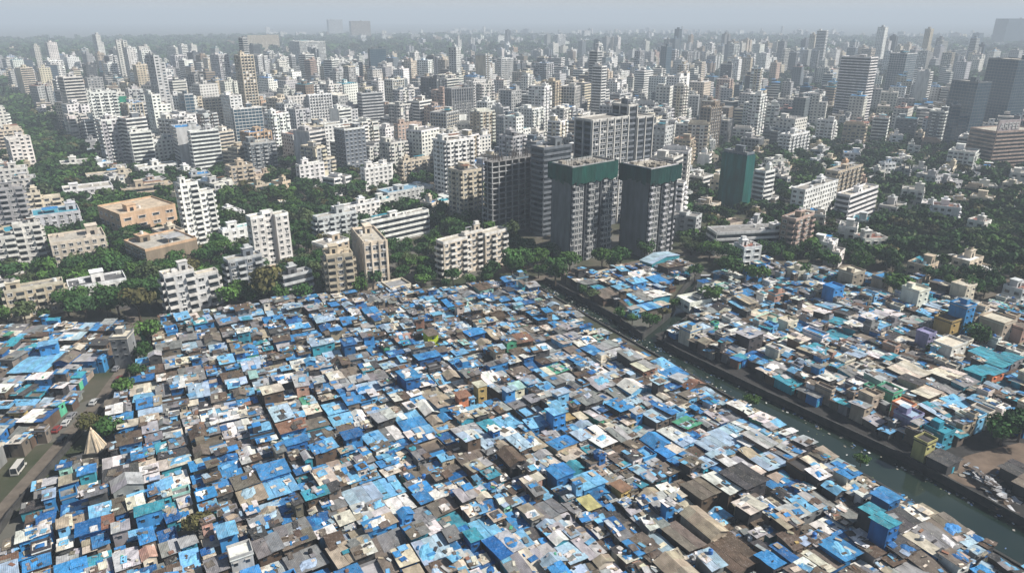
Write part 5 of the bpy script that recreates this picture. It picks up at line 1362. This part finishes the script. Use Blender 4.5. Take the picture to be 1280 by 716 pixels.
for px, py, k, dr, nm, l in ((24, 588, 'van', .1, 'van', 'long pale van parked on the dusty road shoulder'), (72, 538, 'red', .0, 'parked_car', 'dark red car at the roadside stalls'), (83, 530, 'white', .1, 'parked_car', 'pale grey car parked by the red car'), (90, 521, 'grey', 0, 'parked_car', 'grey car between shack fronts and road'),
                          (78, 551, 'black', 0, 'parked_car', 'black car in the middle of the dusty road'), (118, 504, 'white', 0, 'parked_car', 'pale grey car driving on the pale stretch of road'), (150, 475, 'red', .0, 'parked_car', 'small red car near the road head'), (163, 440, 'white', .2, 'parked_car', 'pale grey car stopped at the junction by tall cream building'),
                          (146, 462, 'grey', .0, 'parked_car', 'grey car under the edge of the sheds'), (166, 352, 'white', .4, 'parked_car', 'pale grey car in the shaded street'), (170, 364, 'grey', .4, 'parked_car', 'grey car following in the shaded street'), (160, 420, 'auto', .3, 'auto_rickshaw', 'small dark rickshaw at the road junction')):
    car(px, py, road_ang + dr, CARS[k], nm, l)
RUB = MB(); rr_ = random.Random(31)
for i in range(420):
    u_ = rr_.uniform(50, 268); lo_, hi_ = 169.4, (175 if u_ > 180 else 175.6 + (180 - u_) * .09)
    w_ = lo_ + abs(rr_.gauss(0, 1.1)) if rr_.random() < .45 else hi_ - abs(rr_.gauss(0, 1.3)) if rr_.random() < .75 else rr_.uniform(lo_, hi_)
    if not lo_ < w_ < hi_: continue
    q = MB(); a, c = rr_.uniform(.08, .5), rr_.uniform(.08, .4); q.box(-a, -c, -.05, a, c, .05, 0, rr_.choice([(.6, .6, .58), (.25, .22, .18), (.1, .16, .3), (.3, .28, .25), (.08, .1, .05)])); RUB.add(q, *xy(u_, w_), -1.78, rr_.uniform(0, 3))
for i in range(160):
    q = MB(); a, c = rr_.uniform(.15, .9), rr_.uniform(.15, .7); q.box(-a, -c, -.1, a, c, rr_.uniform(.1, .5), 0, rr_.choice([(.2, .17, .13), (.3, .27, .23), (.12, .1, .08), (.4, .38, .36), (.1, .15, .25)])); P_ = gp(rr_.uniform(1175, 1300), rr_.uniform(590, 665))
    if uw(*P_)[1] > 190.5: RUB.add(q, *P_, 0, rr_.uniform(0, 3))
tag(RUB.build('floating_rubbish', [M['plaster']]), 'scattered rubbish floating along the canal and strewn on its bank', 'rubbish', kind='stuff')
# the heap of scrap sheets by the clearing
hx_, hy_ = gp(1232, 606)
root = tag(empty('scrap_heap', (hx_, hy_, 0), GRID + rad(60)), 'long heap of grey scrap sheets piled beside the dirt clearing', 'scrap heap')
rh = random.Random(8); b = MB()
for i in range(70):
    q = MB(); a, c = rh.uniform(.4, 1.6), rh.uniform(.3, 1.2); g = rh.choice([(.3, .3, .31), (.16, .15, .14), (.45, .45, .46), (.1, .08, .07), (.24, .3, .36)])
    dz = [rh.uniform(-.35, .35) for _ in range(4)]
    t = rh.gauss(0, 4); v = rh.gauss(0, 1.3); zz = max(.15, 2.3 - abs(t) * .16 - abs(v) * .7)
    P = [(-a, -c, dz[0]), (a, -c, dz[1]), (a, c, dz[2]), (-a, c, dz[3])]
    q.poly(P, 0, g); q.poly([(x, y, z - .06) for x, y, z in P[::-1]], 0, g)
    for i_ in range(4): A_, B_ = P[i_], P[(i_ + 1) % 4]; q.poly([(A_[0], A_[1], A_[2] - .06), (B_[0], B_[1], B_[2] - .06), B_, A_], 0, g)
    b.add(q, t, v, zz, rh.uniform(0, 6))
b.build('scrap_sheet_pile', [M['sheet']], root)
b = MB()
for i in range(9):
    for j in range(24):
        f = lambda i, j: ((j - 12) * .85, (i - 4.5) * .75, max(-.05, 1.9 - abs(j - 12) * .14 - abs(i - 4.5) * .45 + .35 * math.sin(i * 3.1 + j * 1.7)))
        b.poly([f(i, j), f(i, j + 1), f(i + 1, j + 1), f(i + 1, j)])
b.build('earth_mound', [M['dirt']], root)
# green netting by the road head
nx_, ny_ = gp(181, 432); b = MB()
for i in range(6):
    for j in range(4):
        f = lambda i, j: (i * .8 - 2.4 + .2 * math.sin(j * 2), .5 * math.sin(i * 1.3 + j), j * 1.7)
        b.poly([f(i, j), f(i + 1, j), f(i + 1, j + 1), f(i, j + 1)], 0, (.02, .24, .09))
o = b.build('green_net_screen', [M['net']], None, (nx_, ny_, 0), rad(-70)); tag(o, 'bright green net screen hung at the road head', 'net screen')

# ------------------------------------------------------------------ the air
HZ = BIG + 400
t = bpy.data.materials.new('haze_air'); t.use_nodes = True; n = t.node_tree.nodes
n.remove(n['Principled BSDF']); pv = n.new('ShaderNodeVolumePrincipled'); pv.inputs['Color'].default_value = (.73, .835, .95, 1); pv.inputs['Density'].default_value = .00030; pv.inputs['Anisotropy'].default_value = 0.0
t.node_tree.links.new(pv.outputs[0], n['Material Output'].inputs['Volume'])
me = bpy.data.meshes.new('haze'); me.from_pydata([(x, y, z) for z in (-4.2, 190) for y in (-HZ, HZ) for x in (-HZ, HZ)], [], [(0, 2, 3, 1), (4, 5, 7, 6), (0, 1, 5, 4), (1, 3, 7, 5), (3, 2, 6, 7), (2, 0, 4, 6)]); me.materials.append(t)
tag(link('haze', me), 'pale grey-blue haze that swallows the far city', 'haze', kind='stuff')
